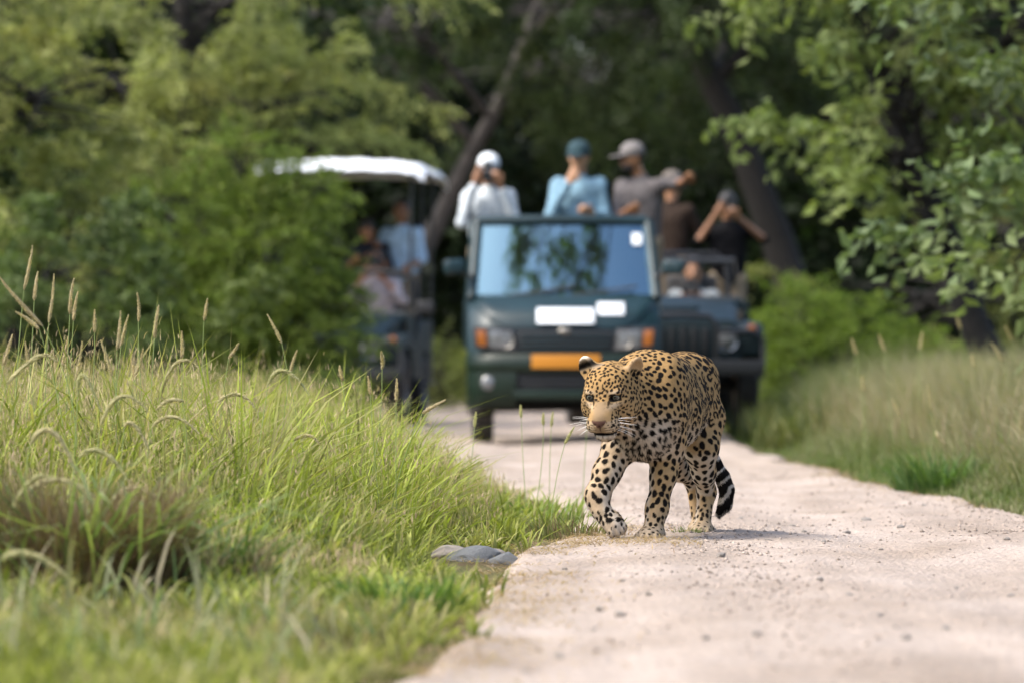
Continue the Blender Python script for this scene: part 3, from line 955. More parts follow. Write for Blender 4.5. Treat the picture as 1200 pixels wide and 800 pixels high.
    # eyes
    for s in (-1, 1):
        bm = bmesh.new(); bmesh.ops.create_uvsphere(bm, u_segments=12, v_segments=8, radius=0.0125)
        o = finish(bm, 'eye', mat('person_eye', (0.05, 0.04, 0.035), 0.2), root); o.location = H((0.031 * s, -0.078, 0.008)) * S; o.scale = (S, S, S)
    # shirt
    f = Field(lo, hi, RES)
    torso(f, 0.006); arms(f, 0.010, look.get('sleeve', 0.0), False)
    f.cone(hip + (0, 0, 0.03), hip + (0, 0, 0.10), 0.13, 0.125, 0.04)
    f.cone(neck + (0, 0, 0.06), neck + (0, 0, 0.20), 0.07, 0.085, 0.01, True)
    V, F = f.mesh(1)
    V = V + 0.008 * np.stack([fbm(V[:, 0] * 9, V[:, 1] * 9, V[:, 2] * 14, seed=s_) for s_ in (1, 2, 3)], 1)
    sm = mat('cloth_%s' % look['shirt_name'], look['shirt'], 0.85, noise=0.25, nscale=14, bump=0.5, bscale=30, spec=0.08)
    sh_ = link('shirt', np_mesh('shirt', V * S, F, smooth=True), sm, root)
    # trousers
    f = Field(lo, hi, RES); legs(f, 0.010)
    f.cone(hip + (-0.05, 0, 0.0), hip + (0.05, 0, 0.0), 0.118, 0.118, 0.04)
    V, F = f.mesh(1)
    link('trousers', np_mesh('trousers', V * S, F, smooth=True), mat('cloth_%s' % look.get('leg_name', 'khaki'), look.get('legs', (0.20, 0.155, 0.10)), 0.9, noise=0.2, nscale=12), root)
    # hair
    f = Field(head - 0.2, head + 0.22, 0.007)
    f.ell(H((0, 0.022, 0.036)), (0.086, 0.098, 0.100), HRm, 0.01)
    f.ell(H((0, -0.085, -0.035)), (0.080, 0.060, 0.085), HRm, 0.01, True)
    if look.get('long_hair'): f.cone(H((0, 0.06, 0.0)), H((0, 0.09, -0.16)), 0.075, 0.05, 0.04)
    V, F = f.mesh(1)
    V = V + 0.006 * np.stack([fbm(V[:, 0] * 30, V[:, 1] * 30, V[:, 2] * 30, seed=s_) for s_ in (1, 2, 3)], 1)
    link('hair', np_mesh('hair', V * S, F, smooth=True), mat('dark_hair', (0.012, 0.010, 0.009), 0.6), root)
    if look.get('beard'):
        f = Field(head - 0.2, head + 0.1, 0.007)
        f.ell(H((0, -0.035, -0.070)), (0.060, 0.062, 0.048), HRm, 0.01); f.ell(H((0, -0.07, 0.0)), (0.06, 0.08, 0.042), HRm, 0.01, True)
        V, F = f.mesh(1); link('beard', np_mesh('beard', V * S, F, smooth=True), MATS['dark_hair'], root)
    if look.get('cap'):
        nm, c = look['cap']
        f = Field(head - 0.16, head + 0.26, 0.007)
        f.ell(H((0, 0.014, 0.052)), (0.094, 0.106, 0.088), HRm, 0.01)
        f.ell(H((0, 0.014, -0.045)), (0.13, 0.16, 0.075), HRm, 0.006, True)
        V, F = f.mesh(1); cm = mat('cap_%s' % nm, c, 0.85, noise=0.12)
        cap = link('cap', np_mesh('cap', V * S, F, smooth=True), cm, root)
        f = Field(head - 0.26, head + 0.26, 0.007)
        f.ell(H((0, -0.115, 0.034)), (0.078, 0.085, 0.010), HRm, 0.006); f.ell(H((0, 0.0, 0.0)), (0.086, 0.088, 0.2), HRm, 0.004, True)
        V, F = f.mesh(1); link('brim', np_mesh('brim', V * S, F, smooth=True), cm, cap)
    return root, H, S


def camera_at(label, root, p, fwd, lens_len=0.13, lens_r=0.040, group=None):
    """a held camera: top-level thing with body, lens, hood, viewfinder"""
    bpy.context.view_layer.update()
    M = Matrix.Translation(root.location) @ Matrix.Rotation(root.rotation_euler.z, 4, 'Z')
    w_ = M @ Vector(p); d = (M.to_3x3() @ Vector(fwd)).normalized()
    o = empty('camera', w_); tag(o, label, 'camera', group)
    o.rotation_euler = (-d).to_track_quat('Y', 'Z').to_euler()
    box('camera_body', (0, 0, 0), (0.145, 0.065, 0.10), BLACK, o, 0.016, 3)
    prism('viewfinder', [(-0.035, 0.045), (0.035, 0.045), (0.022, 0.085), (-0.022, 0.085)], -0.035, 0.03, 'xz', BLACK, o, 0.006)
    box('hand_grip', (-0.062, -0.025, -0.005), (0.035, 0.05, 0.09), BLACK, o, 0.014, 3)
    ln = lathe('lens', [(0, 0), (lens_r * 0.9, 0), (lens_r * 0.9, -lens_len * 0.4), (lens_r, -lens_len * 0.42), (lens_r, -lens_len * 0.8), (lens_r * 1.08, -lens_len * 0.82), (lens_r * 1.12, -lens_len), (lens_r * 1.04, -lens_len), (lens_r * 0.95, -lens_len * 0.9), (0, -lens_len * 0.88)], (0, -0.03, -0.005), 'y', BLACK, o, 24)
    lathe('front_element', [(0, -lens_len * 0.90), (lens_r * 0.7, -lens_len * 0.885), (lens_r * 0.9, -lens_len * 0.87)], (0, -0.03, -0.005), 'y', LENS, ln, 20)
    return o


def at_face(dx=0.0, up=0.0):
    """arms for holding a camera to the eye"""
    return dict(elbow={-1: (-0.235, -0.16, 1.09), 1: (0.225, -0.18, 1.08)}, wrist={-1: (-0.125, -0.20, 1.44 + up), 1: (0.085, -0.27, 1.40 + up)},
                grip={-1: (-0.05, -0.20, 1.53 + up), 1: (0.02, -0.33, 1.45 + up)})


HEAD_CAM = (0.0, -0.150, 0.012)


def hold_camera(label, pr, ln=0.13, lr=0.040, off=HEAD_CAM):
    root, H, S = pr
    p = H(off) * S; q = H((off[0], off[1] - 0.1, off[2])) * S
    return camera_at(label, root, p, q - p, ln, lr)


# -- on the truck
BED = 0.76
FLR = 0.09 + 0.585
p1 = person('person in white cap and white shirt photographing from the truck', (-0.19, 45.75, BED - 0.05), R(4),
            dict(at_face(), head_yaw=R(-6), head_pitch=R(14), hip=(0.01, 0.02, 0.86)),
            dict(shirt=(0.42, 0.46, 0.49), shirt_name='white', sleeve=0.85, cap=('white', (0.60, 0.64, 0.67)), skin=(0.26, 0.13, 0.07)), 1.58)
hold_camera('black camera held up by the person in the white cap', p1)
p2 = person('person in light blue shirt and dark cap with a hand at the face', (0.535, 45.70, BED), R(-3),
            dict(elbow={-1: (-0.225, -0.16, 1.06), 1: (0.225, -0.05, 1.04)}, wrist={-1: (-0.07, -0.22, 1.33), 1: (0.13, -0.26, 1.08)},
                 grip={-1: (-0.02, -0.16, 1.46), 1: (0.0, -0.30, 1.10)}, head_yaw=R(-10), head_pitch=R(10)),
            dict(shirt=(0.17, 0.28, 0.36), shirt_name='light_blue', sleeve=0.9, cap=('dark_teal', (0.010, 0.035, 0.045)), skin=(0.42, 0.23, 0.13), skin_name='tan', long_hair=True), 1.63)
p3 = person('person in grey cap and grey shirt turned sideways with arm stretched out', (1.04, 45.95, BED), R(0),
            dict(elbow={-1: (-0.20, -0.16, 1.06), 1: (0.30, -0.04, 1.33)}, wrist={-1: (-0.12, -0.30, 1.10), 1: (0.36, -0.27, 1.36)},
                 grip={-1: (-0.05, -0.36, 1.12), 1: (0.38, -0.36, 1.37)}, head_yaw=R(-68), head_pitch=R(8), head=(-0.075, -0.03, 1.545), torso_yaw=R(-25)),
            dict(shirt=(0.105, 0.096, 0.098), shirt_name='grey', sleeve=0.15, cap=('grey', (0.14, 0.128, 0.125)), skin=(0.24, 0.115, 0.055), skin_name='dark', beard=True), 1.63)
p4 = person('person in dark brown shirt and faded cap at the back of the roofless jeep', (1.435, 51.2, FLR), R(150),
            dict(elbow={-1: (-0.25, -0.10, 1.10), 1: (0.25, -0.10, 1.10)}, wrist={-1: (-0.15, -0.28, 1.12), 1: (0.15, -0.28, 1.12)}, head_pitch=R(12)),
            dict(shirt=(0.025, 0.017, 0.013), shirt_name='dark_brown', sleeve=0.8, cap=('faded_brown', (0.12, 0.10, 0.085))), 1.66)
# -- on the roofless jeep
p5 = person('person in black shirt standing in the roofless jeep holding a camera up', (1.92, 50.60, FLR - 0.10), R(2),
            dict(at_face(up=0.02), elbow={-1: (-0.29, -0.10, 1.20), 1: (0.34, -0.06, 1.22)}, head_pitch=R(2)),
            dict(shirt=(0.005, 0.005, 0.006), shirt_name='black', sleeve=0.0, skin=(0.28, 0.13, 0.065), skin_name='brown', legs=(0.26, 0.20, 0.15), leg_name='khaki'), 1.56)
hold_camera('black camera raised by the person in the black shirt', p5)
seat = dict(hip=(0, 0.05, 0.52), chest=(0, 0.02, 0.86), knee={-1: (-0.13, -0.38, 0.50), 1: (0.13, -0.38, 0.50)}, foot={-1: (-0.13, -0.36, 0.08), 1: (0.13, -0.36, 0.08)})
p6 = person('person in pale shirt sitting low in the roofless jeep behind its windscreen', (1.60, 50.12, FLR - 0.42), R(-6),
            dict(seat, elbow={-1: (-0.27, -0.12, 0.74), 1: (0.27, -0.12, 0.74)}, wrist={-1: (-0.10, -0.26, 0.93), 1: (0.09, -0.28, 0.92)},
                 grip={-1: (-0.04, -0.28, 1.02), 1: (0.03, -0.33, 1.0)}, head_pitch=R(8)),
            dict(shirt=(0.20, 0.22, 0.23), shirt_name='pale_grey', sleeve=0.4), 1.62)
camera_at('black camera held at chest height in the roofless jeep', p6[0], (0.0, -0.27, 1.03), (0, -1, 0))
# -- under the canopy
p7 = person('person in dark top leaning forward under the white canopy', (-1.42, 56.98, 0.62), R(-8),
            dict(elbow={-1: (-0.24, -0.22, 1.05), 1: (0.25, -0.20, 1.06)}, wrist={-1: (-0.12, -0.42, 1.12), 1: (0.13, -0.40, 1.14)}, head_pitch=R(22), head_yaw=R(12), chest=(0, -0.10, 1.16), head=(0.0, -0.19, 1.47)),
            dict(shirt=(0.020, 0.022, 0.028), shirt_name='near_black', sleeve=0.2, skin=(0.36, 0.16, 0.08), skin_name='warm'), 1.50)
p8 = person('person in light blue shirt standing by the canopy post', (-1.10, 56.95, 0.62), R(-20),
            dict(elbow={-1: (-0.22, -0.12, 1.10), 1: (0.24, -0.06, 1.06)}, wrist={-1: (-0.14, -0.34, 1.16), 1: (0.20, -0.26, 0.98)}, head_yaw=R(20)),
            dict(shirt=(0.36, 0.50, 0.64), shirt_name='light_blue_sunlit', sleeve=0.25, skin=(0.22, 0.10, 0.05), skin_name='deep'), 1.64)  # shirt colour raised to stand in for sunlight the canopy blocks
p9 = person('person in patterned pale shirt seated under the canopy holding a camera', (-1.34, 56.45, 0.45), R(-4),
            dict(seat, elbow={-1: (-0.27, -0.14, 0.80), 1: (0.27, -0.14, 0.80)}, wrist={-1: (-0.12, -0.24, 1.04), 1: (0.09, -0.28, 1.02)},
                 grip={-1: (-0.05, -0.25, 1.13), 1: (0.02, -0.33, 1.07)}, head_pitch=R(6)),
            dict(shirt=(0.40, 0.35, 0.36), shirt_name='mauve', sleeve=0.4, skin=(0.36, 0.18, 0.10), skin_name='warm'), 1.64)
hold_camera('grey camera at the face of the seated person under the canopy', p9, off=(0, -0.15, -0.01))

# ================================================================== the leopard
def build_leopard():
    rng = np.random.default_rng(12)
    YAW = R(13.5)
    root = empty('leopard', (0.545, 19.86, 0.0), 0)
    tag(root, 'spotted leopard walking along the dirt track with one forepaw lifted', 'leopard')
    sy, cy = math.sin(YAW), math.cos(YAW)

    def L2W(p):                                   # leopard frame (x forward, y its left, z up) -> parent frame
        p = np.asarray(p, dtype=float)
        return np.stack([-p[..., 0] * sy + p[..., 1] * cy, -p[..., 0] * cy - p[..., 1] * sy, p[..., 2]], -1)

    f = Field((-0.62, -0.26, -0.01), (0.80, 0.27, 0.74), 0.0038)
    # --- trunk: belly, ribs, chest, shoulders, croup
    f.ell((0.10, 0, 0.475), (0.34, 0.110, 0.166), k=0.05)
    f.ell((0.27, 0, 0.455), (0.19, 0.110, 0.176), k=0.05)
    f.ell((-0.24, 0, 0.500), (0.20, 0.102, 0.145), k=0.05)
    f.cone((-0.02, 0, 0.44), (-0.20, 0, 0.47), 0.110, 0.098, k=0.06)
    f.cone((0.30, 0, 0.560), (-0.30, 0, 0.587), 0.056, 0.058, k=0.08)          # back line
    for s in (-1, 1):
        f.ell((0.345, 0.074 * s, 0.49), (0.085, 0.045, 0.135), k=0.05)         # shoulder
        f.ell((0.285, 0.055 * s, 0.585), (0.085, 0.036, 0.056), k=0.04)        # shoulder blade
        f.ell((-0.315, 0.062 * s, 0.470), (0.105, 0.046, 0.140), k=0.05)       # thigh
        f.ell((-0.335, 0.045 * s, 0.565), (0.10, 0.055, 0.072), k=0.05)          # croup
    f.ell((0.42, 0, 0.40), (0.085, 0.085, 0.11), k=0.06)                        # breast
    # --- neck
    hc = np.array([0.575, -0.078, 0.516])         # skull centre
    f.cone((0.30, 0, 0.53), (0.50, -0.055, 0.505), 0.120, 0.088, k=0.06)
    f.cone((0.38, 0, 0.43), (0.52, -0.065, 0.445), 0.092, 0.060, k=0.05)
    f.cone((0.30, 0.0, 0.585), (0.50, -0.06, 0.548), 0.062, 0.058, k=0.05)
    # --- legs: lists of (point, radius)
    legs = {
        'fl': [((0.345, 0.070, 0.43), 0.066), ((0.305, 0.064, 0.345), 0.058), ((0.315, 0.050, 0.24), 0.046), ((0.335, 0.032, 0.125), 0.0385), ((0.345, 0.024, 0.075), 0.037)],
        'fr': [((0.36, -0.072, 0.43), 0.062), ((0.385, -0.088, 0.335), 0.056), ((0.43, -0.122, 0.250), 0.049), ((0.470, -0.148, 0.170), 0.042), ((0.486, -0.132, 0.120), 0.037)],
        'hl': [((-0.31, 0.066, 0.43), 0.076), ((-0.245, 0.066, 0.325), 0.060), ((-0.33, 0.058, 0.235), 0.044), ((-0.425, 0.050, 0.165), 0.033), ((-0.385, 0.046, 0.075), 0.032)],
        'hr': [((-0.33, -0.066, 0.43), 0.076), ((-0.30, -0.066, 0.32), 0.058), ((-0.43, -0.050, 0.245), 0.043), ((-0.545, -0.020, 0.205), 0.033), ((-0.535, -0.002, 0.085), 0.031)],
    }
    for q in legs.values():
        f.chain([(p_, r_ * (1.0 if j_ < 2 else 0.92)) for j_, (p_, r_) in enumerate(q)], k=0.03)
    # --- paws: (wrist, forward, up-ness)
    def paw(c, fwd, up, sc_=1.0):
        c = np.array(c, float); fwd = nrm(np.array(fwd, float)); up = np.array(up, float)
        side = nrm(np.cross(up, fwd)); up = np.cross(fwd, side)
        rot = np.stack([fwd, side, up], 1)
        f.ell(c, (0.052 * sc_, 0.044 * sc_, 0.030 * sc_), rot, k=0.02)
        for i, (o, l) in enumerate(((-0.031, 0.026), (-0.0105, 0.036), (0.0105, 0.036), (0.031, 0.026))):
            t = c + fwd * (l + 0.012) * sc_ + side * o * sc_ - up * 0.008 * sc_
            f.ell(t, (0.024 * sc_, 0.0112 * sc_, 0.019 * sc_), rot, k=0.008)
    paw((0.362, 0.018, 0.035), (1, -0.12, -0.05), (0, 0, 1), 1.10)
    paw((0.490, -0.096, 0.086), (0.25, 0.68, -0.72), (0.75, 0.3, 0.6), 0.90)     # lifted paw, wrist bent
    paw((-0.362, 0.046, 0.033), (1, 0.0, -0.05), (0, 0, 1), 1.0)
    paw((-0.515, 0.003, 0.036), (1, 0.0, -0.30), (0.3, 0, 1), 0.90)
    # --- tail
    tail = [((-0.43, 0.0, 0.565), 0.034), ((-0.50, 0.02, 0.48), 0.026), ((-0.53, 0.035, 0.36), 0.023), ((-0.545, 0.055, 0.26), 0.023), ((-0.55, 0.083, 0.215), 0.024), ((-0.555, 0.098, 0.170), 0.024), ((-0.555, 0.092, 0.120), 0.022), ((-0.55, 0.070, 0.085), 0.015)]
    tail = [(p_, r_ * 0.90) for p_, r_ in tail]
    f.chain(tail, k=0.03)
    # --- head frame
    hyaw, hpit = R(3.0), R(20)
    hf = np.array([math.cos(hpit) * math.cos(hyaw), -math.cos(hpit) * math.sin(hyaw), -math.sin(hpit)])
    hl = nrm(np.cross((0, 0, 1), hf)); hu = np.cross(hf, hl)
    HR = np.stack([hf, hl, hu], 1)
    HS = 1.04
    def H(p): return hc + HR @ (np.array(p, float) * HS)
    def he(c, r, k=0.02, sub=False, rot=None):
        f.ell(H(c), np.array(r) * HS, HR if rot is None else HR @ rot, k, sub)
    def hcone(a, b, ra, rb, k=0.02, sub=False):
        f.cone(H(a), H(b), ra * HS, rb * HS, k, sub)
    he((-0.015, 0, 0.022), (0.098, 0.083, 0.084))
    he((0.030, 0, 0.048), (0.070, 0.066, 0.052), 0.03)
    for s in (-1, 1):
        he((0.020, 0.052 * s, -0.028), (0.062, 0.042, 0.056), 0.03)          # cheek
        he((0.066, 0.050 * s, 0.006), (0.032, 0.028, 0.022), 0.02)           # cheek bone
        he((0.074, 0.040 * s, 0.042), (0.028, 0.024, 0.016), 0.02)           # brow
        he((0.118, 0.026 * s, -0.060), (0.036, 0.029, 0.027), 0.014)         # whisker pad
    hcone((0.050, 0, 0.022), (0.138, 0, -0.030), 0.039, 0.030, 0.03)         # nose bridge
    hcone((0.050, 0, -0.020), (0.114, 0, -0.046), 0.053, 0.038, 0.03)         # muzzle
    he((0.153, 0, -0.041), (0.013, 0.0235, 0.013), 0.010)                     # nose
    hcone((0.000, 0, -0.062), (0.088, 0, -0.088), 0.054, 0.030, 0.03)         # jaw
    he((0.104, 0, -0.099), (0.030, 0.029, 0.018), 0.02)                       # chin
    he((0.126, 0, -0.085), (0.042, 0.048, 0.0052), 0.006, True)              # mouth line
    he((0.166, 0, -0.063), (0.012, 0.0022, 0.020), 0.004, True)               # lip cleft
    for s in (-1, 1):
        he((0.166, 0.013 * s, -0.044), (0.006, 0.004, 0.004), 0.004, True)    # nostril
        # eye socket: an almond cut
        c, sn = math.cos(R(28) * s), math.sin(R(28) * s)
        rt = np.array([[c, -sn, 0], [sn, c, 0], [0, 0, 1]])
        a = R(-12) * s
        rt = rt @ np.array([[1, 0, 0], [0, math.cos(a), -math.sin(a)], [0, math.sin(a), math.cos(a)]])
        he((0.102, 0.044 * s, 0.024), (0.022, 0.0158, 0.0086), 0.006, True, rt)
    # ears: rounded cups
    for s, tw, wd in ((-1, 24, 0.036), (1, 58, 0.033)):
        ec = np.array((-0.030, 0.069 * s, 0.062))
        dirn = nrm(np.array((-0.10, (0.34 if s < 0 else 0.42) * s, 0.9)))                          # ear axis
        face = nrm(np.array((math.cos(R(tw)), math.sin(R(tw)) * s, 0.05)))
        face = nrm(face - dirn * (face @ dirn)); sd = np.cross(dirn, face)
        rt = np.stack([face, sd, dirn], 1)
        he(ec + dirn * 0.016, (0.020, wd, 0.046), 0.026, False, rt)
        he(ec + dirn * 0.026 + face * 0.020, (0.018, wd - 0.006, 0.038), 0.006, True, rt)
    V, F = f.mesh(smooth=1)
    N = vert_normals(V, F)

    # ---------------------------------------------------------------- coat
    def seg_d(P, q):
        best = np.full(len(P), 9.0)
        for (a, ra), (b, rb) in zip(q[:-1], q[1:]):
            a = np.array(a); b = np.array(b); ba = b - a
            t = np.clip(((P - a) @ ba) / (ba @ ba), 0, 1)
            best = np.minimum(best, np.linalg.norm(P - a - t[:, None] * ba, axis=1) - (ra + (rb - ra) * t))
        return best

    def head_co(P): return ((P - hc) @ HR) / HS

    def regions(P):
        h = head_co(P)
        dh = np.sqrt((np.where(h[:, 0] > 0, h[:, 0] / 1.9, h[:, 0] / 1.1)) ** 2 + (h[:, 1]) ** 2 + (h[:, 2]) ** 2) - 0.100
        head = 1 - smooth01((dh + 0.005) / 0.05)
        dl = {k: seg_d(P, q) for k, q in legs.items()}
        legd = np.minimum.reduce(list(dl.values()))
        leg = (1 - smooth01((legd - 0.0) / 0.03)) * (1 - smooth01((P[:, 2] - 0.33) / 0.09))
        leg = np.maximum(leg, (P[:, 2] < 0.085) * (P[:, 0] > -0.542) * 1.0)
        tl = (1 - smooth01((seg_d(P, tail) - 0.008) / 0.02)) * (1 - smooth01((P[:, 0] + 0.46) / 0.03))
        return h, head, leg, tl, dl

    # spot centres by dart throwing over the skin
    ptsN = 80000
    vi = rng.integers(0, len(V), ptsN)
    P = V[vi]; NP = N[vi]
    h, head, leg, tl, dl = regions(P)
    # spacing by region
    sp = np.full(ptsN, 0.0345)
    fore = smooth01((P[:, 0] - 0.20) / 0.15)
    sp = sp * (1 - fore) + 0.0222 * fore
    sp = np.where(leg > 0.4, 0.0240, sp)
    sp = np.where((leg > 0.4) & (P[:, 2] < 0.12), 0.0165, sp)
    sp = np.where(head > 0.5, 0.0155, sp)
    sp = np.where((head > 0.5) & (h[:, 0] > 0.045), 0.0115, sp)
    spine = np.exp(-(P[:, 1] / 0.05) ** 2) * (P[:, 2] > 0.55) * (head < 0.3)
    sp = np.where(spine > 0.5, sp * 0.82, sp)
    order = rng.permutation(ptsN)
    cell = 0.034
    from collections import defaultdict
    grid = defaultdict(list); keep = []
    for i in order:
        p = P[i]; s_ = sp[i]
        key = (int(p[0] // cell), int(p[1] // cell), int(p[2] // cell))
        ok = True
        for dx in (-1, 0, 1):
            for dy in (-1, 0, 1):
                for dz in (-1, 0, 1):
                    for j in grid.get((key[0] + dx, key[1] + dy, key[2] + dz), ()):
                        d = P[j] - p
                        if d[0] * d[0] + d[1] * d[1] + d[2] * d[2] < (0.5 * (s_ + sp[j])) ** 2:
                            ok = False; break
                    if not ok: break
                if not ok: break
            if not ok: break
        if ok:
            grid[key].append(i); keep.append(i)
    keep = np.array(keep)
    SP, SN, SS = P[keep], NP[keep], sp[keep]
    sh, shead, sleg, stl, _ = regions(SP)
    # flow direction of the coat
    def flow(P, reg):
        h, head, leg, tl, dl = reg
        d = np.tile(np.array([-1.0, 0, -0.35]), (len(P), 1))
        d = d * (1 - leg[:, None]) + leg[:, None] * np.array([-0.25, 0, -1.0])
        hd = nrm(np.stack([-0.6 + 0 * h[:, 0], np.sign(h[:, 1]) * np.minimum(np.abs(h[:, 1]) * 9, 0.9), np.clip(h[:, 2] * 7, -0.8, 0.7)], 1)) @ HR.T
        d = d * (1 - head[:, None]) + head[:, None] * hd
        d = d * (1 - tl[:, None]) + tl[:, None] * np.array([0.0, 0.1, -1.0])
        return nrm(d)
    SF = flow(SP, (sh, shead, sleg, stl, None))
    SF = nrm(SF - SN * np.sum(SF * SN, 1, keepdims=True) + 0.35 * rng.normal(size=SP.shape))
    SF = nrm(SF - SN * np.sum(SF * SN, 1, keepdims=True))
    SB = np.cross(SN, SF)
    # rosettes on flank and back, solid spots elsewhere
    ros = (shead < 0.2) & (sleg < 0.25) & (SP[:, 2] > 0.40) & (SP[:, 0] < 0.26) & (SP[:, 2] < 0.60) & (np.abs(SP[:, 1]) > 0.05) & (SP[:, 0] > -0.40)
    ros &= rng.random(len(SP)) < 0.85
    selong = np.where(shead > 0.5, rng.uniform(1.0, 1.9, len(SP)), rng.uniform(1.05, 1.6, len(SP)))
    srad = SS * np.where(SP[:, 2] < 0.07, 0.26, 1.0) / np.where(SP[:, 2] < 0.07, 0.44, 1.0) * np.where(ros, 0.57, np.where(sleg > 0.4, 0.46, np.where(shead > 0.5, 0.48, 0.48))) * rng.uniform(0.82, 1.18, len(SP))
    sph = rng.uniform(0, 6.28, len(SP)); sgap = rng.uniform(0, 6.28, len(SP))
    kd_cell = 0.034
    sgrid = defaultdict(list)
    for j, p in enumerate(SP):
        sgrid[tuple((p // kd_cell).astype(int))].append(j)

    def spots(P, N, jit):
        """0..1 blackness of the coat, and rosette-centre tint"""
        out = np.zeros(len(P)); tint = np.zeros(len(P))
        q = (P // kd_cell).astype(int)
        keyv = q[:, 0] * 1000003 + q[:, 1] * 1009 + q[:, 2]
        o = np.argsort(keyv, kind='stable')
        b = np.concatenate([[0], np.nonzero(np.diff(keyv[o]))[0] + 1, [len(o)]])
        nzx = fbm(P[:, 0] * 95, P[:, 1] * 95, P[:, 2] * 95, seed=3, oct=2)
        for s, e in zip(b[:-1], b[1:]):
            ii = o[s:e]; k = q[ii[0]]
            js = [j for dx in (-1, 0, 1) for dy in (-1, 0, 1) for dz in (-1, 0, 1) for j in sgrid.get((k[0] + dx, k[1] + dy, k[2] + dz), ())]
            if not js: continue
            js = np.array(js)
            D = P[ii][:, None, :] - SP[js][None]
            u = np.einsum('ijk,jk->ij', D, SF[js]) / selong[js] ** 0.5
            v = np.einsum('ijk,jk->ij', D, SB[js]) * selong[js] ** 0.5
            wn_ = np.einsum('ijk,jk->ij', D, SN[js])
            ang = np.arctan2(v, u)
            r = np.sqrt(u * u + v * v + 0.4 * wn_ * wn_) / srad[js]
            r = r * (1 + 0.06 * np.cos(3 * ang + sph[js]) + 0.10 * np.cos(2 * ang + sgap[js])) + nzx[ii][:, None] * 0.20
            facing = (N[ii] @ SN[js].T) > 0.15
            solid = 1 - smooth01((r - 0.84) / 0.24)
            ring = (1 - smooth01((np.abs(r - 0.66) - 0.27) / 0.10)) * smooth01((np.cos(ang - sgap[js]) + 1.05 + 0.45 * np.cos(3 * ang + sph[js])) / 0.35)
            bl = np.where(ros[js], ring, solid) * facing
            out[ii] = bl.max(1)
            tint[ii] = (ros[js] * (r < 0.75) * facing).max(1)
        return out, tint

    def coat(P, N, seed):
        reg = regions(P)
        h, head, leg, tl, dl = reg
        sp_, tint = spots(P, N, seed)
        n = fbm(P[:, 0] * 14, P[:, 1] * 14, P[:, 2] * 14, seed=41)
        gold = np.array([0.265, 0.162, 0.066]); pale = np.array([0.33, 0.230, 0.122]); white = np.array([0.42, 0.355, 0.28])
        up = smooth01((N[:, 2] + 0.55) / 1.1)
        hgt = smooth01((P[:, 2] - 0.34) / 0.20)
        t = np.clip(0.50 + 0.50 * hgt, 0, 1) * (0.55 + 0.45 * up) + n * 0.08
        c = pale * (1 - t[:, None]) + gold * t[:, None]
        # white underside, breast, inner legs
        und = smooth01((-N[:, 2] - 0.15) / 0.5) * (P[:, 2] < 0.45) * (1 - head)
        brst = smooth01((N[:, 0] - 0.25) / 0.35) * smooth01((P[:, 0] - 0.36) / 0.06) * (1 - smooth01((P[:, 2] - 0.39) / 0.07)) * (1 - leg * 0.6) * (1 - head)
        inner = leg * smooth01((-np.sign(P[:, 1]) * N[:, 1] - 0.2) / 0.6) * 0.7
        low = leg * (1 - smooth01((P[:, 2] - 0.05) / 0.12)) * 0.25
        wt = np.clip(und + brst + inner + low, 0, 1)[:, None]
        c = c * (1 - wt) + white * wt
        pw = (leg * (1 - smooth01((P[:, 2] - 0.045) / 0.03)))[:, None] * 0.6
        c = c * (1 - pw) + np.array([0.25, 0.20, 0.145]) * pw
        c = c * (1 - 0.16 * tint[:, None])
        c = c * (1 + 0.16 * fbm(P[:, 0] * 130, P[:, 1] * 130, P[:, 2] * 130, seed=47, oct=2))[:, None]
        blk = sp_.copy()
        # face
        f_ = head > 0.35
        hx, hy, hz = h[:, 0], h[:, 1], h[:, 2]
        muz = smooth01((hx - 0.072) / 0.025) * (np.abs(hy) < 0.036) * (hz > -0.086) * (hz < 0.000)
        bridge = smooth01((hx - 0.055) / 0.02) * np.exp(-(hy / 0.021) ** 4) * (hz < 0.020)
        clear = np.clip(np.maximum(muz, bridge), 0, 1) * f_
        blk = blk * (1 - clear)
        tan = np.array([0.190, 0.138, 0.088])
        c = c * (1 - 0.75 * (bridge * f_)[:, None]) + tan * (0.75 * (bridge * f_)[:, None])
        chin = f_ * smooth01((-hz - 0.076) / 0.012) * smooth01((hx - 0.02) / 0.05)
        c = c * (1 - chin[:, None]) + np.array([0.47, 0.41, 0.34]) * chin[:, None]
        pad = f_ * smooth01((hx - 0.10) / 0.03) * smooth01((np.abs(hy) - 0.012) / 0.01) * (hz < -0.035) * (hz > -0.082)
        c = c * (1 - 0.6 * pad[:, None]) + np.array([0.41, 0.32, 0.22]) * 0.6 * pad[:, None]
        # whisker rows
        rows = f_ * (np.abs(np.sin((hz + 0.028) * 3.1416 / 0.0092)) < 0.28) * (hx > 0.088) * (np.abs(hy) > 0.016) * (hz < -0.038) * (hz > -0.078)
        blk = np.maximum(blk, rows * 0.9)
        # pale patches round the eyes
        for s in (-1, 1):
            e = np.array((0.090, 0.043 * s, 0.024))
            d = h - e
            de = np.sqrt((d[:, 1] / 0.021) ** 2 + (d[:, 2] / 0.0130) ** 2)
            front = hx > 0.05
            under = f_ * front * np.exp(-((d[:, 1] / 0.020) ** 2 + ((d[:, 2] + 0.021) / 0.009) ** 2))
            c = c * (1 - 0.6 * under[:, None]) + np.array([0.48, 0.39, 0.29]) * (0.6 * under[:, None])
            blk = np.where(front & f_, np.maximum(blk * (1 - 0.8 * under), 1 - smooth01((de - 0.80) / 0.22)), blk)
            tear = f_ * front * (1 - smooth01((np.sqrt(((hy - 0.025 * s) / 0.0045) ** 2 + ((hz - 0.014) / 0.009) ** 2) - 0.7) / 0.4))
            blk = np.maximum(blk, tear * 0.9)
            br = f_ * front * np.exp(-((d[:, 1] / 0.018) ** 2 + ((d[:, 2] - 0.021) / 0.006) ** 2))
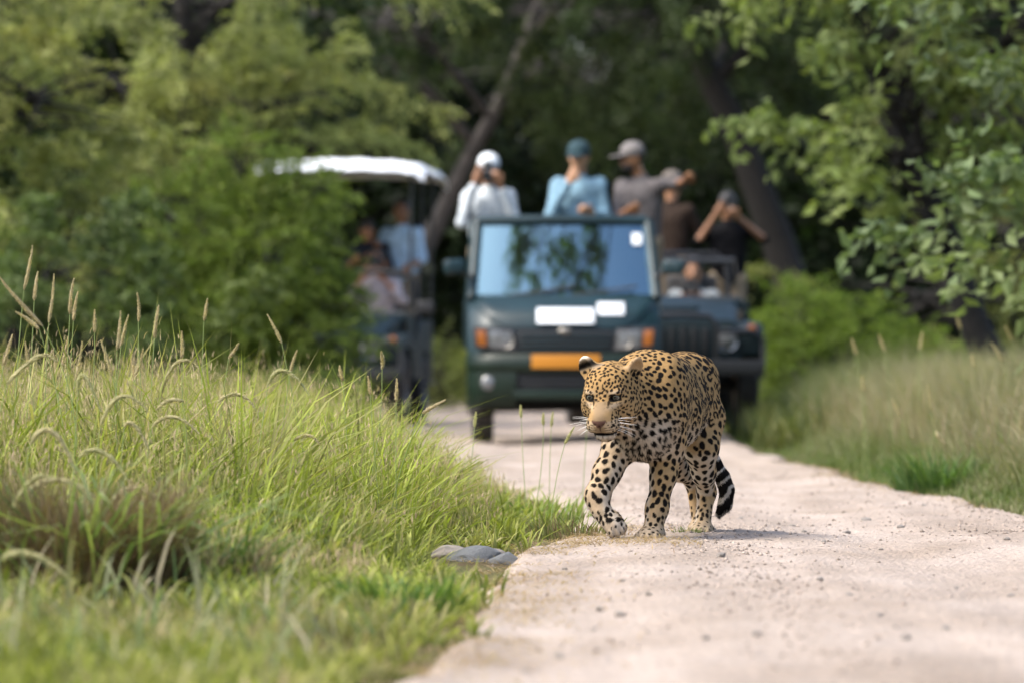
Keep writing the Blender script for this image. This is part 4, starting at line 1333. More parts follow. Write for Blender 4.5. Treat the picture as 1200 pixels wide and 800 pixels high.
            c = c * (1 - 0.55 * br[:, None]) + np.array([0.48, 0.40, 0.30]) * (0.55 * br[:, None])
        lip = f_ * (1 - smooth01((np.abs(hz + 0.085) - 0.0055) / 0.004)) * (hx > 0.070) * (hx < 0.16)
        blk = np.maximum(blk, lip)
        nose = f_ * (hx > 0.135) * (1 - smooth01((np.abs(hy) - 0.0225 * np.clip((hz + 0.059) / 0.024, 0, 1)) / 0.003)) * (1 - smooth01((hz + 0.031) / 0.004))
        # ears: outside black with a white bar, inside pale
        for s, tw in ((-1, 24), (1, 58)):
            ec = np.array((-0.030, 0.069 * s, 0.062)); dirn = nrm(np.array((-0.10, (0.34 if s < 0 else 0.42) * s, 0.9)))
            face = nrm(np.array((math.cos(R(tw)), math.sin(R(tw)) * s, 0.05))); face = nrm(face - dirn * (face @ dirn))
            al = (h - ec) @ dirn; fc = (h - ec) @ face
            nf = (N @ HR) @ face
            isear = (al > 0.012) & (np.linalg.norm(h - ec, axis=1) < 0.085) & (head > -1)
            w_ = isear * smooth01((al - 0.012) / 0.012)
            inside = np.array([0.36, 0.24, 0.13]) if s > 0 else np.array([0.26, 0.20, 0.14])  # left ear warmer: light shining through it is painted into the colour
            inn = w_ * (nf > 0.0)
            c = c * (1 - inn[:, None]) + inside * inn[:, None]
            blk = blk * (1 - w_)
            if s < 0:
                band = inn * np.exp(-((al - 0.034) / 0.014) ** 4)
                blk = np.maximum(blk, band)
                rim = w_ * smooth01((al - 0.050) / 0.008)
                c = c * (1 - 0.8 * rim[:, None]) + np.array([0.52, 0.46, 0.38]) * 0.8 * rim[:, None]
            back = w_ * (nf < -0.25)
            bb = back * (np.abs(al - 0.042) > 0.012)
            blk = np.maximum(blk, bb)
        # tail rings
        tz = P[:, 2] + 0.03 * np.sin(P[:, 1] * 30) + 0.034 * fbm(P[:, 0] * 22, P[:, 1] * 22, P[:, 2] * 22, seed=91)
        rng_ = 1 - smooth01((np.sin(tz * 2 * math.pi / 0.050 + 0.6) - 0.62) / 0.2)
        low_t = tl * (P[:, 2] < 0.33) * (P[:, 0] < -0.40)
        blk = blk * (1 - low_t) + low_t * np.maximum(rng_, (P[:, 2] < 0.075) * 1.0)
        c = c * (1 - low_t[:, None]) + np.array([0.42, 0.37, 0.31]) * low_t[:, None]
        c = c * (1 - blk[:, None]) + np.array([0.008, 0.0065, 0.0055]) * blk[:, None]
        c = c * (1 - nose[:, None]) + np.array([0.095, 0.052, 0.040]) * nose[:, None]
        return np.clip(c, 0.005, 1), reg, nose

    C, reg, nose = coat(V, N, 0)
    skin = mat('leopard_skin', attr=True, rough=0.85, spec=0.05)
    me = np_mesh('body', L2W(V), F, C, smooth=True)
    body = link('body', me, skin, root)

    # ---------------------------------------------------------------- fur
    nf = 330000
    tri = np.concatenate([F[:, [0, 1, 2]], F[:, [0, 2, 3]]])
    ar = np.linalg.norm(np.cross(V[tri[:, 1]] - V[tri[:, 0]], V[tri[:, 2]] - V[tri[:, 0]]), axis=1)
    hh = ((V[tri[:, 0]] - hc) @ HR)
    wgt = ar * (1 + 1.6 * (np.linalg.norm(hh, axis=1) < 0.17))
    cs = np.cumsum(wgt); ti = np.searchsorted(cs, rng.random(nf) * cs[-1])
    a, b = rng.random(nf), rng.random(nf); sw = a + b > 1; a[sw] = 1 - a[sw]; b[sw] = 1 - b[sw]
    T = tri[ti]
    Pp = V[T[:, 0]] * (1 - a - b)[:, None] + V[T[:, 1]] * a[:, None] + V[T[:, 2]] * b[:, None]
    Np = nrm(N[T[:, 0]] * (1 - a - b)[:, None] + N[T[:, 1]] * a[:, None] + N[T[:, 2]] * b[:, None])
    Cp, regp, nosep = coat(Pp, Np, 1)
    hx = head_co(Pp)
    keepf = (nosep < 0.3)
    for s in (-1, 1):
        d = hx - np.array((0.094, 0.044 * s, 0.024)); keepf &= ~((np.sqrt((d[:, 1] / 0.022) ** 2 + (d[:, 2] / 0.015) ** 2) < 1) & (hx[:, 0] > 0.06))
    Pp, Np, Cp = Pp[keepf], Np[keepf], Cp[keepf]
    regp = tuple(r_[keepf] if isinstance(r_, np.ndarray) else None for r_ in regp)
    fl = flow(Pp, regp)
    tng = nrm(fl - Np * np.sum(fl * Np, 1, keepdims=True) + 0.22 * rng.normal(size=Pp.shape))
    hd, lg = regp[1], regp[2]
    ln = 0.0042 * (1 - 0.35 * hd) * (1 - 0.30 * lg) * rng.uniform(0.6, 1.3, len(Pp))
    und = smooth01((-Np[:, 2]) / 0.6) * (1 - hd) * (1 - lg)
    ln = ln * (1 + 1.0 * (Pp[:, 0] > 0.38) * (Pp[:, 2] < 0.44) * (1 - hd))
    ln = ln * (1 + 0.9 * und) * (1 + 0.8 * regp[3])
    lift = 0.16 + 0.16 * rng.random(len(Pp))
    dr = nrm(tng + Np * lift[:, None])
    sd = nrm(np.cross(dr, Np)) * (0.0011 + 0.0006 * rng.random(len(Pp)))[:, None]
    base = Pp - Np * 0.001
    VV = np.stack([base - sd, base + sd, base + dr * ln[:, None]], 1).reshape(-1, 3)
    br = (rng.normal(1.0, 0.13, len(Pp)))[:, None]
    Cc = np.clip(Cp * br, 0.004, 0.9)
    CC = np.stack([Cc * 0.92, Cc * 0.92, Cc * 1.06], 1).reshape(-1, 3)
    NN = np.repeat(nrm(Np + 0.25 * dr), 3, axis=0)
    fm = np_mesh('fur', L2W(VV), np.arange(len(VV)).reshape(-1, 3), CC, smooth=True, uvnorm=L2W(NN))
    fur = link('fur', fm, mat('leopard_fur', attr=True, rough=0.8, spec=0.04), root)
    tag(fur, kind='stuff')

    # ---------------------------------------------------------------- eyes
    eye_m = bpy.data.materials.new('leopard_eye'); eye_m.use_nodes = True
    nt = eye_m.node_tree; nn = nt.nodes; Ln = nt.links; bs = nn['Principled BSDF']
    at = nn.new('ShaderNodeAttribute'); at.attribute_name = 'Col'
    Ln.new(at.outputs['Color'], bs.inputs['Base Color']); bs.inputs['Roughness'].default_value = 0.12; bs.inputs['Coat Weight'].default_value = 0.6
    for s in (-1, 1):
        bm = bmesh.new(); bmesh.ops.create_uvsphere(bm, u_segments=40, v_segments=28, radius=1.0)
        me = bpy.data.meshes.new('eye'); bm.to_mesh(me); bm.free()
        P = np.empty(len(me.vertices) * 3); me.vertices.foreach_get('co', P); P = P.reshape(-1, 3)
        look = nrm(np.array([1, 0.10 * s + 0.04, 0.02]))
        dd = P @ look
        an = np.degrees(np.arccos(np.clip(dd, -1, 1)))
        C_ = np.where((an < 21)[:, None], np.array([0.01, 0.01, 0.01]), np.where((an < 46)[:, None], np.array([0.10, 0.10, 0.075]), np.array([0.05, 0.035, 0.025])))
        C_ = np.where(((an > 42) & (an < 50))[:, None], np.array([0.03, 0.025, 0.02]), C_)
        Wc = L2W(H((0.0795, 0.0425 * s, 0.0235))[None] + (P * 0.0170) @ HR.T)
        me.vertices.foreach_set('co', Wc.ravel())
        ca = me.color_attributes.new('Col', 'FLOAT_COLOR', 'POINT')
        ca.data.foreach_set('color', np.concatenate([C_, np.ones((len(C_), 1))], 1).ravel())
        link('eye', me, eye_m, root, smooth=True)
    # ---------------------------------------------------------------- whiskers
    for s in (-1, 1):
        bm = bmesh.new()
        for i in range(9):
            z0 = -0.046 - 0.0075 * (i % 4); y0 = (0.026 + 0.004 * (i % 3)) * s; x0 = 0.122 - 0.007 * (i // 4)
            ln_ = 0.055 + 0.035 * rng.random()
            d = nrm(np.array((0.10 - 0.25 * rng.random(), 1.0 * s, 0.22 - 0.16 * (i % 4) + 0.1 * rng.random())))
            pts = [H((x0, y0, z0)) + HR @ (d * ln_ * t + np.array((-0.01, 0, -0.020)) * t * t) for t in np.linspace(0, 1, 6)]
            pts = [tuple(L2W(np.array(p))) for p in pts]
            bm_tube(bm, pts, [0.0005, 0.0005, 0.00045, 0.0004, 0.0003, 0.0002], 4)
        o = finish(bm, 'whiskers', mat('whisker_white', (0.85, 0.82, 0.78), 0.4), root)
    return root


build_leopard()

# ================================================================== trees and bushes
BARK = mat('shade_dark_bark', (0.010, 0.0085, 0.007), 0.95, noise=0.4, nscale=9, bump=0.8, bscale=18)  # bark set to a shaded tone, so the shade is in its colour
BARK_P = mat('pale_bark', (0.075, 0.066, 0.062), 0.95, noise=0.35, nscale=9, bump=0.8, bscale=18)
LEAF = mat('leaf', attr=True, rough=0.55, spec=0.25, transl=0.42)
GRASS = mat('grass_blade', attr=True, rough=0.6, spec=0.25, transl=0.42)


def quads(P, A, B, fold=0.0):
    """rhombic leaves: centre P, half-length vectors A, half-width vectors B"""
    n = len(P)
    V = np.stack([P - A, P + B - A * 0.1, P + A, P - B - A * 0.1], 1)
    if fold:
        Nn = nrm(np.cross(A, B)) * np.linalg.norm(B, axis=1, keepdims=True) * fold
        V[:, 1] += Nn; V[:, 3] += Nn
    return V.reshape(-1, 3), np.arange(n * 4).reshape(n, 4)


def rand_dir(rng, n):
    return nrm(rng.normal(size=(n, 3)))


def lobes_points(rng, lobes, n, shell=0.55):
    """anchor points in a union of ellipsoids, mostly towards their skins; returns points and outward directions"""
    w_ = np.array([l[3] * l[4] * l[5] for l in lobes]) ** 0.67
    k = rng.choice(len(lobes), n, p=w_ / w_.sum())
    L = np.array([l[:6] for l in lobes])[k]
    d = rand_dir(rng, n)
    r = shell + (1 - shell) * rng.random(n) ** 0.6
    wob = 1 + 0.28 * fbm(d[:, 0] * 2.2 + k * 7.1, d[:, 1] * 2.2, d[:, 2] * 2.2, seed=77, oct=3)
    P = L[:, :3] + d * L[:, 3:6] * (r * wob)[:, None]
    return P, nrm(d / L[:, 3:6]), k


def sprays(rng, P, O, length, leaflets, size, droop, flat=0.5, pair=True):
    """feathery twigs: an axis bending down, leaflets in pairs along it"""
    n = len(P)
    t = (np.arange(leaflets) + 0.5) / leaflets
    ax = nrm(O + 0.55 * rng.normal(size=(n, 3)) + np.array((0, 0, -0.1)))
    ln = length * rng.uniform(0.55, 1.3, n)
    side = nrm(np.cross(ax, np.array((0.05, 0.03, 1.0))))
    C = P[:, None, :] + ax[:, None, :] * (ln[:, None] * t[None])[..., None]
    C[..., 2] -= droop * ln[:, None] * (t[None] ** 2) * rng.uniform(0.5, 1.5, n)[:, None]
    w_ = size * 2.2 * np.sin(np.pi * np.clip(t * 0.9 + 0.12, 0, 1)) + size * 0.3
    sg = np.where(np.arange(leaflets) % 2 == 0, 1.0, -1.0)
    C = C + side[:, None, :] * (w_ * sg)[None, :, None] * 0.7 + rng.normal(size=C.shape) * size * 0.45
    A = side[:, None, :] * sg[None, :, None] * 0.8 + ax[:, None, :] * 0.6 + 0.55 * rng.normal(size=C.shape)
    A[..., 2] -= 0.3
    A = nrm(A.reshape(-1, 3)); C = C.reshape(-1, 3)
    B = nrm(np.cross(A, nrm(np.array((0, 0, 0.8)) + 1.1 * rng.normal(size=A.shape))))
    return C, A, B


def plumes(rng, P, O, per, plen, slen, leaflets, size, droop):
    """sprays gathered into plumes that share a direction"""
    n = max(len(P) // per, 1)
    ax = nrm(O[:n] + 0.30 * rng.normal(size=(n, 3)))
    i = np.repeat(np.arange(n), per)
    u = rng.random(len(i)) ** 0.8
    L = plen * rng.uniform(0.6, 1.35, n)[i]
    Q = P[i] + ax[i] * (u * L)[:, None] + rng.normal(size=(len(i), 3)) * (0.085 * (1.15 - u))[:, None] * np.array((1, 1, 0.6))
    Q[:, 2] -= 0.16 * u * u * L
    D = nrm(ax[i] + 0.34 * rng.normal(size=(len(i), 3)) + np.array((0, 0, -0.22)))
    return sprays(rng, Q, D, slen, leaflets, size, droop)


def branch_mesh(rng, segs, n=6):
    """segs: list of polylines [(p, r), ...] -> one mesh"""
    V, F = [], []; off = 0
    for pl in segs:
        pts = np.array([p for p, _ in pl]); rs = np.array([r for _, r in pl])
        tn = nrm(np.gradient(pts, axis=0))
        u = np.array((0.93, 0.31, 0.2)); a = nrm(np.cross(tn, u)); b = np.cross(tn, a)
        an = np.arange(n) * 2 * math.pi / n
        ring = pts[:, None] + rs[:, None, None] * (np.cos(an)[None, :, None] * a[:, None] + np.sin(an)[None, :, None] * b[:, None])
        ring = ring * 1.0
        m = len(pts); V.append(ring.reshape(-1, 3))
        i = np.arange(m - 1)[:, None] * n + np.arange(n)[None]; j = np.arange(m - 1)[:, None] * n + (np.arange(n)[None] + 1) % n
        F.append(np.stack([i, j, j + n, i + n], -1).reshape(-1, 4) + off); off += m * n
    return np.concatenate(V), np.concatenate(F)


def bez(p0, p1, p2, n):
    t = np.linspace(0, 1, n)[:, None]
    return (1 - t) ** 2 * np.array(p0) + 2 * t * (1 - t) * np.array(p1) + t * t * np.array(p2)


def tree(name, label, seed, base, trunk, lobes, style, color, n_spray, bark=None, group=None, cat='tree', tr=0.16):
    """base x,y; trunk: list of points (relative to base); lobes relative to base: (x,y,z,rx,ry,rz)"""
    rng = np.random.default_rng(seed)
    z0 = float(ground_z(np.array([base[0]]), np.array([base[1]]))[0]) - 0.05
    root = empty(name, (base[0], base[1], z0)); tag(root, label, cat, group)
    tp = np.array(trunk, float); m = len(tp)
    if m > 2:
        tt = np.linspace(0, 1, 14); tp2 = np.stack([np.interp(tt, np.linspace(0, 1, m), tp[:, i]) for i in range(3)], 1)
        for _ in range(2): tp2[1:-1] = tp2[1:-1] * 0.5 + 0.25 * (tp2[:-2] + tp2[2:])
    else: tp2 = tp
    tp2[1:] += rng.normal(size=tp2[1:].shape) * tr * 0.12
    trr = tr * (1.25 - 0.75 * np.linspace(0, 1, len(tp2))); trr[0] *= 1.35
    tV, tF = branch_mesh(rng, [list(zip(tp2, trr))], 12)
    link('trunk', np_mesh('trunk', tV, tF, smooth=True), bark or BARK, root)
    segs = []
    P, O, k = lobes_points(rng, lobes, n_spray, 0.45 if style != 'dense' else 0.7)
    for li, l in enumerate(lobes):
        c = np.array(l[:3]); i = int(np.argmin(np.linalg.norm(tp2 - c - np.array((0, 0, -0.6)), axis=1))); s0 = tp2[i]
        mid = (s0 + c) / 2 + np.array((0, 0, 0.18 * np.linalg.norm(c - s0))) + rng.normal(size=3) * 0.12
        q = bez(s0, mid, c, 8); r0 = min(trr[i] * 0.6, 0.09)
        segs.append(list(zip(q, np.linspace(r0, r0 * 0.35, 8))))
        sel = np.nonzero(k == li)[0]
        for j in sel[:26]:
            a = q[rng.integers(3, 8)]; q2 = bez(a, (a + P[j]) / 2 + np.array((0, 0, 0.12)), P[j], 5)
            segs.append(list(zip(q2, np.linspace(r0 * 0.30, 0.005, 5))))
    bV, bF = branch_mesh(rng, segs, 5)
    link('branches', np_mesh('branches', bV, bF, smooth=True), bark or BARK, root)
    if style == 'feather':
        C, A, B = plumes(rng, P, nrm(O * np.array((1, 1, 0.5)) + np.array((0.30, -0.15, 0.28))), 24, 0.95, 0.30, 18, 0.032, 0.45); hl, hw = 0.036, 0.017
    elif style == 'hang':
        C, A, B = plumes(rng, P, nrm(O * np.array((0.7, 0.7, 0.25)) + np.array((0.1, 0, -0.45))), 13, 0.60, 0.36, 17, 0.045, 0.35); hl, hw = 0.050, 0.019
    elif style == 'broad':
        C, A, B = plumes(rng, P, nrm(O * np.array((1, 1, 0.4)) + np.array((0.12, -0.1, 0.15))), 9, 0.70, 0.26, 9, 0.062, 0.5); hl, hw = 0.060, 0.032
    elif style == 'fine':
        C, A, B = sprays(rng, P, O, 0.30, 22, 0.026, 0.25); hl, hw = 0.022, 0.011
    else:
        C, A, B = sprays(rng, P, O, 0.5, 10, 0.10, 0.4); hl, hw = 0.11, 0.055
    n = len(C); sc_ = rng.uniform(0.7, 1.3, n)[:, None]
    V, F = quads(C, A * hl * sc_, B * hw * sc_, 0.25)
    pp = {'feather': 18 * 24, 'hang': 17 * 13, 'broad': 9 * 9}.get(style)
    per = None if pp else n // len(P)
    nb = len(P) if per else n // pp
    per = per or pp
    cs = np.array(color)
    clump = np.repeat(rng.random(nb), per); leafv = rng.normal(1, 0.16, n)
    yel = np.repeat(rng.random(nb) ** 2, per)
    col_ = cs[None] * (0.72 + 0.5 * clump)[:, None] * leafv[:, None]
    col_ = col_ * (1 - 0.35 * yel[:, None]) + 0.35 * yel[:, None] * col_ * np.array((1.45, 1.12, 0.75))
    me = np_mesh('foliage', V, F, np.repeat(np.clip(col_, 0.003, 0.6), 4, axis=0))
    fo = link('crown', me, LEAF, root)
    return root


OLIVE = (0.225, 0.252, 0.090)
BRIGHT = (0.110, 0.160, 0.028)
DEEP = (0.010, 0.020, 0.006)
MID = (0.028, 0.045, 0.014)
FRESH = (0.185, 0.235, 0.080)

# -- feathery thorn trees on the left
tree('thorn_tree', 'olive feathery thorn tree rising behind the tall grass, largest on the left bank', 101, (-5.4, 50),
     [(0, 0, 0), (0.15, 0, 1.2), (-0.1, 0, 2.6), (0.2, 0, 4.4)],
     [(0.0, -0.5, 2.2, 1.5, 1.4, 0.7), (1.3, -0.4, 2.9, 1.3, 1.3, 0.6), (-0.9, -0.4, 3.3, 1.4, 1.3, 0.6), (0.6, 0.0, 3.9, 1.5, 1.4, 0.6), (0.9, -0.2, 1.7, 1.1, 1.1, 0.5), (-0.4, 0, 4.9, 1.7, 1.5, 0.7), (0.5, -0.6, 3.2, 1.0, 0.9, 0.4)], 'feather', OLIVE, 1750, group=None)
tree('thorn_tree', 'olive feathery thorn tree with long sprays reaching over the white canopy', 102, (-3.6, 58),
     [(0, 0, 0), (0.1, 0, 1.4), (0.3, 0, 3.0), (0.2, 0, 4.8)],
     [(0.3, -0.4, 2.9, 1.4, 1.3, 0.55), (1.2, -0.4, 3.3, 1.2, 1.1, 0.42), (-0.6, -0.4, 3.6, 1.4, 1.2, 0.6), (0.6, 0, 4.3, 1.6, 1.4, 0.6), (1.5, -0.2, 4.6, 1.0, 1.0, 0.4), (-0.4, 0, 2.2, 1.2, 1.1, 0.5), (1.7, 0, 2.75, 0.8, 0.8, 0.30)], 'feather', OLIVE, 1700)
tree('thorn_bush', 'low grey-green thorn bush at the foot of the feathery trees', 103, (-4.0, 45.5),
     [(0, 0, 0), (0.05, 0, 0.5), (0.0, 0, 1.0)],
     [(0.1, 0, 0.95, 0.8, 0.7, 0.50), (0.8, 0, 0.75, 0.55, 0.6, 0.42), (-0.7, 0, 1.1, 0.7, 0.7, 0.5), (0.4, 0, 1.35, 0.5, 0.5, 0.3), (-1.2, 0, 0.7, 0.7, 0.6, 0.5), (1.2, 0.2, 0.5, 0.45, 0.5, 0.4)], 'feather', (0.085, 0.120, 0.040), 900, cat='bush', tr=0.06)
tree('thorn_tree', 'dark feathery tree standing behind the olive thorn trees', 104, (-6.6, 66),
     [(0, 0, 0), (0.1, 0, 2.0), (0, 0, 5.5)],
     [(0, 0, 2.2, 1.9, 1.5, 1.2), (1.6, 0, 3.2, 1.7, 1.5, 1.0), (-1.2, 0, 4.0, 1.9, 1.5, 1.0), (0.8, 0, 5.2, 2.1, 1.8, 1.1), (2.6, 0, 1.6, 1.4, 1.3, 0.9), (3.4, 0, 4.2, 1.5, 1.4, 1.0)], 'dense', MID, 1500)
# -- bright bush in front of the canopied jeep
tree('leafy_bush', 'bright green leafy bush growing in front of the canopied jeep', 105, (-2.15, 48.6),
     [(0, 0, 0), (0.05, 0, 0.6), (0.0, 0, 1.5)],
     [(-0.05, 0, 1.5, 0.72, 0.75, 0.80), (0.42, 0, 0.85, 0.52, 0.60, 0.60), (-0.55, 0, 1.0, 0.70, 0.65, 0.75), (0.30, 0, 2.12, 0.42, 0.45, 0.30), (-0.15, 0, 2.45, 0.28, 0.3, 0.22), (0.58, 0, 1.30, 0.25, 0.3, 0.25), (-0.60, 0, 1.9, 0.55, 0.5, 0.40), (0.2, 0, 0.5, 0.6, 0.6, 0.45), (-0.9, 0, 0.55, 0.55, 0.5, 0.5)], 'fine', BRIGHT, 2300, cat='bush', tr=0.05)
# -- dim trees behind the vehicles
tree('forest_tree', 'tall dark tree with hanging sprays behind the truck and pale leaning trunk', 106, (-2.0, 72),
     [(0, 0, 0), (0.6, 0, 1.6), (1.5, 0, 3.4), (2.0, 0, 4.3), (2.7, 0, 6.2)],
     [(0.4, -1.6, 5.1, 1.5, 1.4, 0.6), (2.7, -1.2, 5.1, 1.6, 1.4, 0.7), (-0.4, -0.8, 4.8, 1.3, 1.3, 0.8), (1.8, 0, 6.8, 3.0, 2.6, 1.2), (-1.4, 0, 5.4, 1.6, 1.6, 1.1), (3.8, -0.4, 4.9, 1.3, 1.3, 0.5), (2.2, 1.6, 4.4, 2.0, 1.6, 0.7), (3.0, -1.4, 4.3, 0.8, 0.8, 0.3)], 'hang', (0.048, 0.070, 0.023), 2000, bark=BARK_P, tr=0.12)
tree('forest_tree', 'dark tree with thick shade-darkened trunk leaning left beside the roofless jeep', 107, (3.7, 68),
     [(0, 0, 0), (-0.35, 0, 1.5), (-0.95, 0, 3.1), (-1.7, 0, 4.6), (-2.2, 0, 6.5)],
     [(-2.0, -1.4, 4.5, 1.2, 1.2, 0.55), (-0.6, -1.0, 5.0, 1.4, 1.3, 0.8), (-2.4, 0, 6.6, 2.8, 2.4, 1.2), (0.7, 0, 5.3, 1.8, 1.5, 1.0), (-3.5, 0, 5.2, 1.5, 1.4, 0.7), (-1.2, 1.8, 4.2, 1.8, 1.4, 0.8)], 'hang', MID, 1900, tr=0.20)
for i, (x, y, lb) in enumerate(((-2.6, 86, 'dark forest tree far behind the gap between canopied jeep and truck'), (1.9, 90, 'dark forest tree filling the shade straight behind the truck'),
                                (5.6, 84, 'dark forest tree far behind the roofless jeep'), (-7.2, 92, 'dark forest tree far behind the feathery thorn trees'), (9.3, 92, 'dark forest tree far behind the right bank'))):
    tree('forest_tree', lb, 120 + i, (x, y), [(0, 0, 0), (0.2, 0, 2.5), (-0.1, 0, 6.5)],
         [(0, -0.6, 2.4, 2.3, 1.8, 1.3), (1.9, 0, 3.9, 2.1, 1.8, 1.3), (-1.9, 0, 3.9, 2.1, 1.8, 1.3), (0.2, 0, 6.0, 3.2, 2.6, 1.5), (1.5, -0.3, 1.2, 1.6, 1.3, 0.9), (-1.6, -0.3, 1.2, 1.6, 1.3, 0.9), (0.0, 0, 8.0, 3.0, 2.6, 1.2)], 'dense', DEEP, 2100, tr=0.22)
# -- right bank
tree('broadleaf_tree', 'fresh green broadleaf tree leaning over the right bank', 108, (3.85, 44),
     [(0, 0, 0), (-0.35, 0, 1.0), (-0.85, 0, 2.2), (-1.3, 0, 3.4), (-1.5, 0, 4.6)],
     [(-0.90, -0.6, 2.0, 0.36, 0.6, 0.40), (-1.10, -0.5, 2.9, 0.55, 0.8, 0.42), (-0.45, -0.8, 3.15, 0.85, 0.9, 0.38), (-0.9, 0, 3.8, 1.2, 1.1, 0.5), (0.8, -0.4, 3.4, 1.0, 1.0, 0.5), (-0.95, -0.6, 2.45, 0.45, 0.7, 0.30), (-0.62, -0.2, 1.5, 0.26, 0.4, 0.28),
      (-0.4, 0, 4.8, 1.7, 1.5, 0.6), (-3.2, -2.6, 5.7, 0.7, 0.9, 0.3), (-3.9, -2.2, 6.2, 0.8, 0.7, 0.3)], 'broad', FRESH, 1150, tr=0.11)  # end lobes: unseen overhang added to break up the windscreen reflection
tree('broadleaf_tree', 'pale leafed broadleaf sapling overhanging the dry grass of the right bank', 109, (3.78, 33),
     [(0, 0, 0), (-0.05, 0, 0.8), (-0.35, 0, 1.7), (-0.45, 0, 2.9)],
     [(-0.72, -0.2, 1.15, 0.34, 0.40, 0.22), (-0.55, -0.2, 1.55, 0.30, 0.4, 0.16), (-0.25, 0, 1.3, 0.45, 0.4, 0.35), (-0.55, 0, 2.35, 0.42, 0.4, 0.20), (0.2, 0, 2.0, 0.6, 0.5, 0.5), (-0.8, 0, 2.85, 0.55, 0.5, 0.22), (0.1, 0, 2.8, 0.7, 0.6, 0.4), (0.1, 0, 0.7, 0.5, 0.4, 0.4)], 'broad', (0.12, 0.165, 0.075), 620, tr=0.055)
tree('forest_tree', 'olive tree in the shade behind the leaning broadleaf tree', 110, (6.2, 60),
     [(0, 0, 0), (-0.2, 0, 1.6), (-0.3, 0, 5.0)],
     [(-0.6, 0, 1.5, 1.5, 1.3, 0.9), (-1.9, 0, 1.0, 1.0, 1.0, 0.7), (0.6, 0, 2.6, 1.6, 1.4, 0.9), (-1.4, 0, 2.9, 1.4, 1.3, 0.8), (-0.4, 0, 4.3, 2.2, 1.8, 0.9), (1.6, 0, 1.2, 1.3, 1.2, 0.8), (-0.4, 0, 5.8, 2.0, 1.8, 0.9)], 'feather', (0.120, 0.142, 0.046), 2000)
tree('leafy_bush', 'sunlit yellow-green bush beside the roofless jeep', 111, (2.75, 52.5),
     [(0, 0, 0), (0.02, 0, 0.4), (0.0, 0, 0.9)],
     [(0, 0, 0.55, 0.50, 0.5, 0.42), (0.45, 0, 0.75, 0.45, 0.5, 0.40), (-0.10, 0.2, 0.95, 0.35, 0.4, 0.3), (0.9, 0.2, 0.5, 0.5, 0.5, 0.4)], 'fine', (0.110, 0.165, 0.022), 900, cat='bush', tr=0.04)
tree('leafy_bush', 'sunlit bush on the verge far down the track between jeep and truck', 112, (-0.95, 77),
     [(0, 0, 0), (0.02, 0, 0.4), (0.0, 0, 1.0)],
     [(0, 0, 0.55, 0.9, 0.6, 0.5), (0.7, 0, 0.6, 0.6, 0.5, 0.45), (-0.9, 0.2, 0.65, 0.8, 0.5, 0.5)], 'fine', (0.135, 0.165, 0.050), 700, cat='bush', tr=0.04)


def far_wood():
    rng = np.random.default_rng(55)
    lobes = []
    for i in range(34):
        x = -26 + 52 * (i + rng.random() * 0.8) / 34; y = 100 + rng.random() * 18
        for z in (1.2, 3.4, 5.8, 8.2, 10.4):
            lobes.append((x + rng.normal() * 0.8, y + rng.normal(), z, 2.6, 2.0, 1.7))
    P, O, k = lobes_points(rng, lobes, 15000, 0.6)
    C, A, B = sprays(rng, P, O, 0.7, 8, 0.15, 0.4)
    n = len(C); V, F = quads(C, A * 0.21, B * 0.12, 0.2)
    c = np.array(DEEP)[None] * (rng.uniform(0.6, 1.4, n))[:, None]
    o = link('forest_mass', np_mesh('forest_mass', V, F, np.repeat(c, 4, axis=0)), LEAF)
    tag(o, 'dark mass of far woodland closing off the view', 'woodland', kind='stuff')


far_wood()

# ================================================================== grass, stalks, stones
UP = [(-1.543, 0.999, -1.57, 0.856, 18.3), (-1.551, 0.921, -1.562, 0.826, 18.6), (-1.466, 0.907, -1.482, 0.751, 18.2), (-1.447, 0.902, -1.461, 0.784, 18.8), (-1.466, 0.862, -1.48, 0.764, 19.2), (-1.394, 0.8, -1.394, 0.723, 19.0), (-1.251, 0.857, -1.248, 0.76, 19.0), (-1.155, 0.81, -1.169, 0.704, 18.6), (-1.253, 0.789, -1.264, 0.664, 18.2), (-1.273, 0.782, -1.298, 0.68, 18.9), (-1.098, 0.854, -1.11, 0.774, 20.5), (-1.068, 0.725, -1.068, 0.637, 18.4), (-0.818, 0.785, -0.769, 0.688, 19.0), (-1.584, 0.887, -1.452, 0.736, 17.6), (-1.554, 0.783, -1.479, 0.727, 17.8), (-1.582, 0.712, -1.609, 0.615, 18.0), (-1.513, 0.713, -1.536, 0.608, 19.4), (-1.345, 0.698, -1.306, 0.581, 18.6), (-1.368, 0.691, -1.39, 0.568, 18.1), (-1.599, 0.693, -1.582, 0.581, 18.7), (-1.251, 0.672, -1.28, 0.579, 19.3), (-1.622, 0.668, -1.61, 0.563, 20.1), (-1.33, 0.673, -1.313, 0.572, 19.8), (-0.464, 0.665, -0.461, 0.602, 20.2), (-0.377, 0.573, -0.379, 0.497, 18.6), (-0.222, 0.5, -0.299, 0.455, 19.0), (-0.492, 0.579, -0.483, 0.515, 19.4), (0.034, 0.458, 0.037, 0.407, 22.5), (0.123, 0.43, 0.123, 0.38, 22.2), (0.166, 0.427, 0.159, 0.365, 23.0), (-0.139, 0.435, -0.145, 0.376, 22.0), (0.23, 0.387, 0.195, 0.324, 21.0), (0.324, 0.447, 0.317, 0.382, 24), (-0.606, 0.614, -0.594, 0.56, 20.0), (-0.771, 0.669, -0.796, 0.589, 20.4), (-0.96, 0.692, -0.996, 0.638, 20.0)]
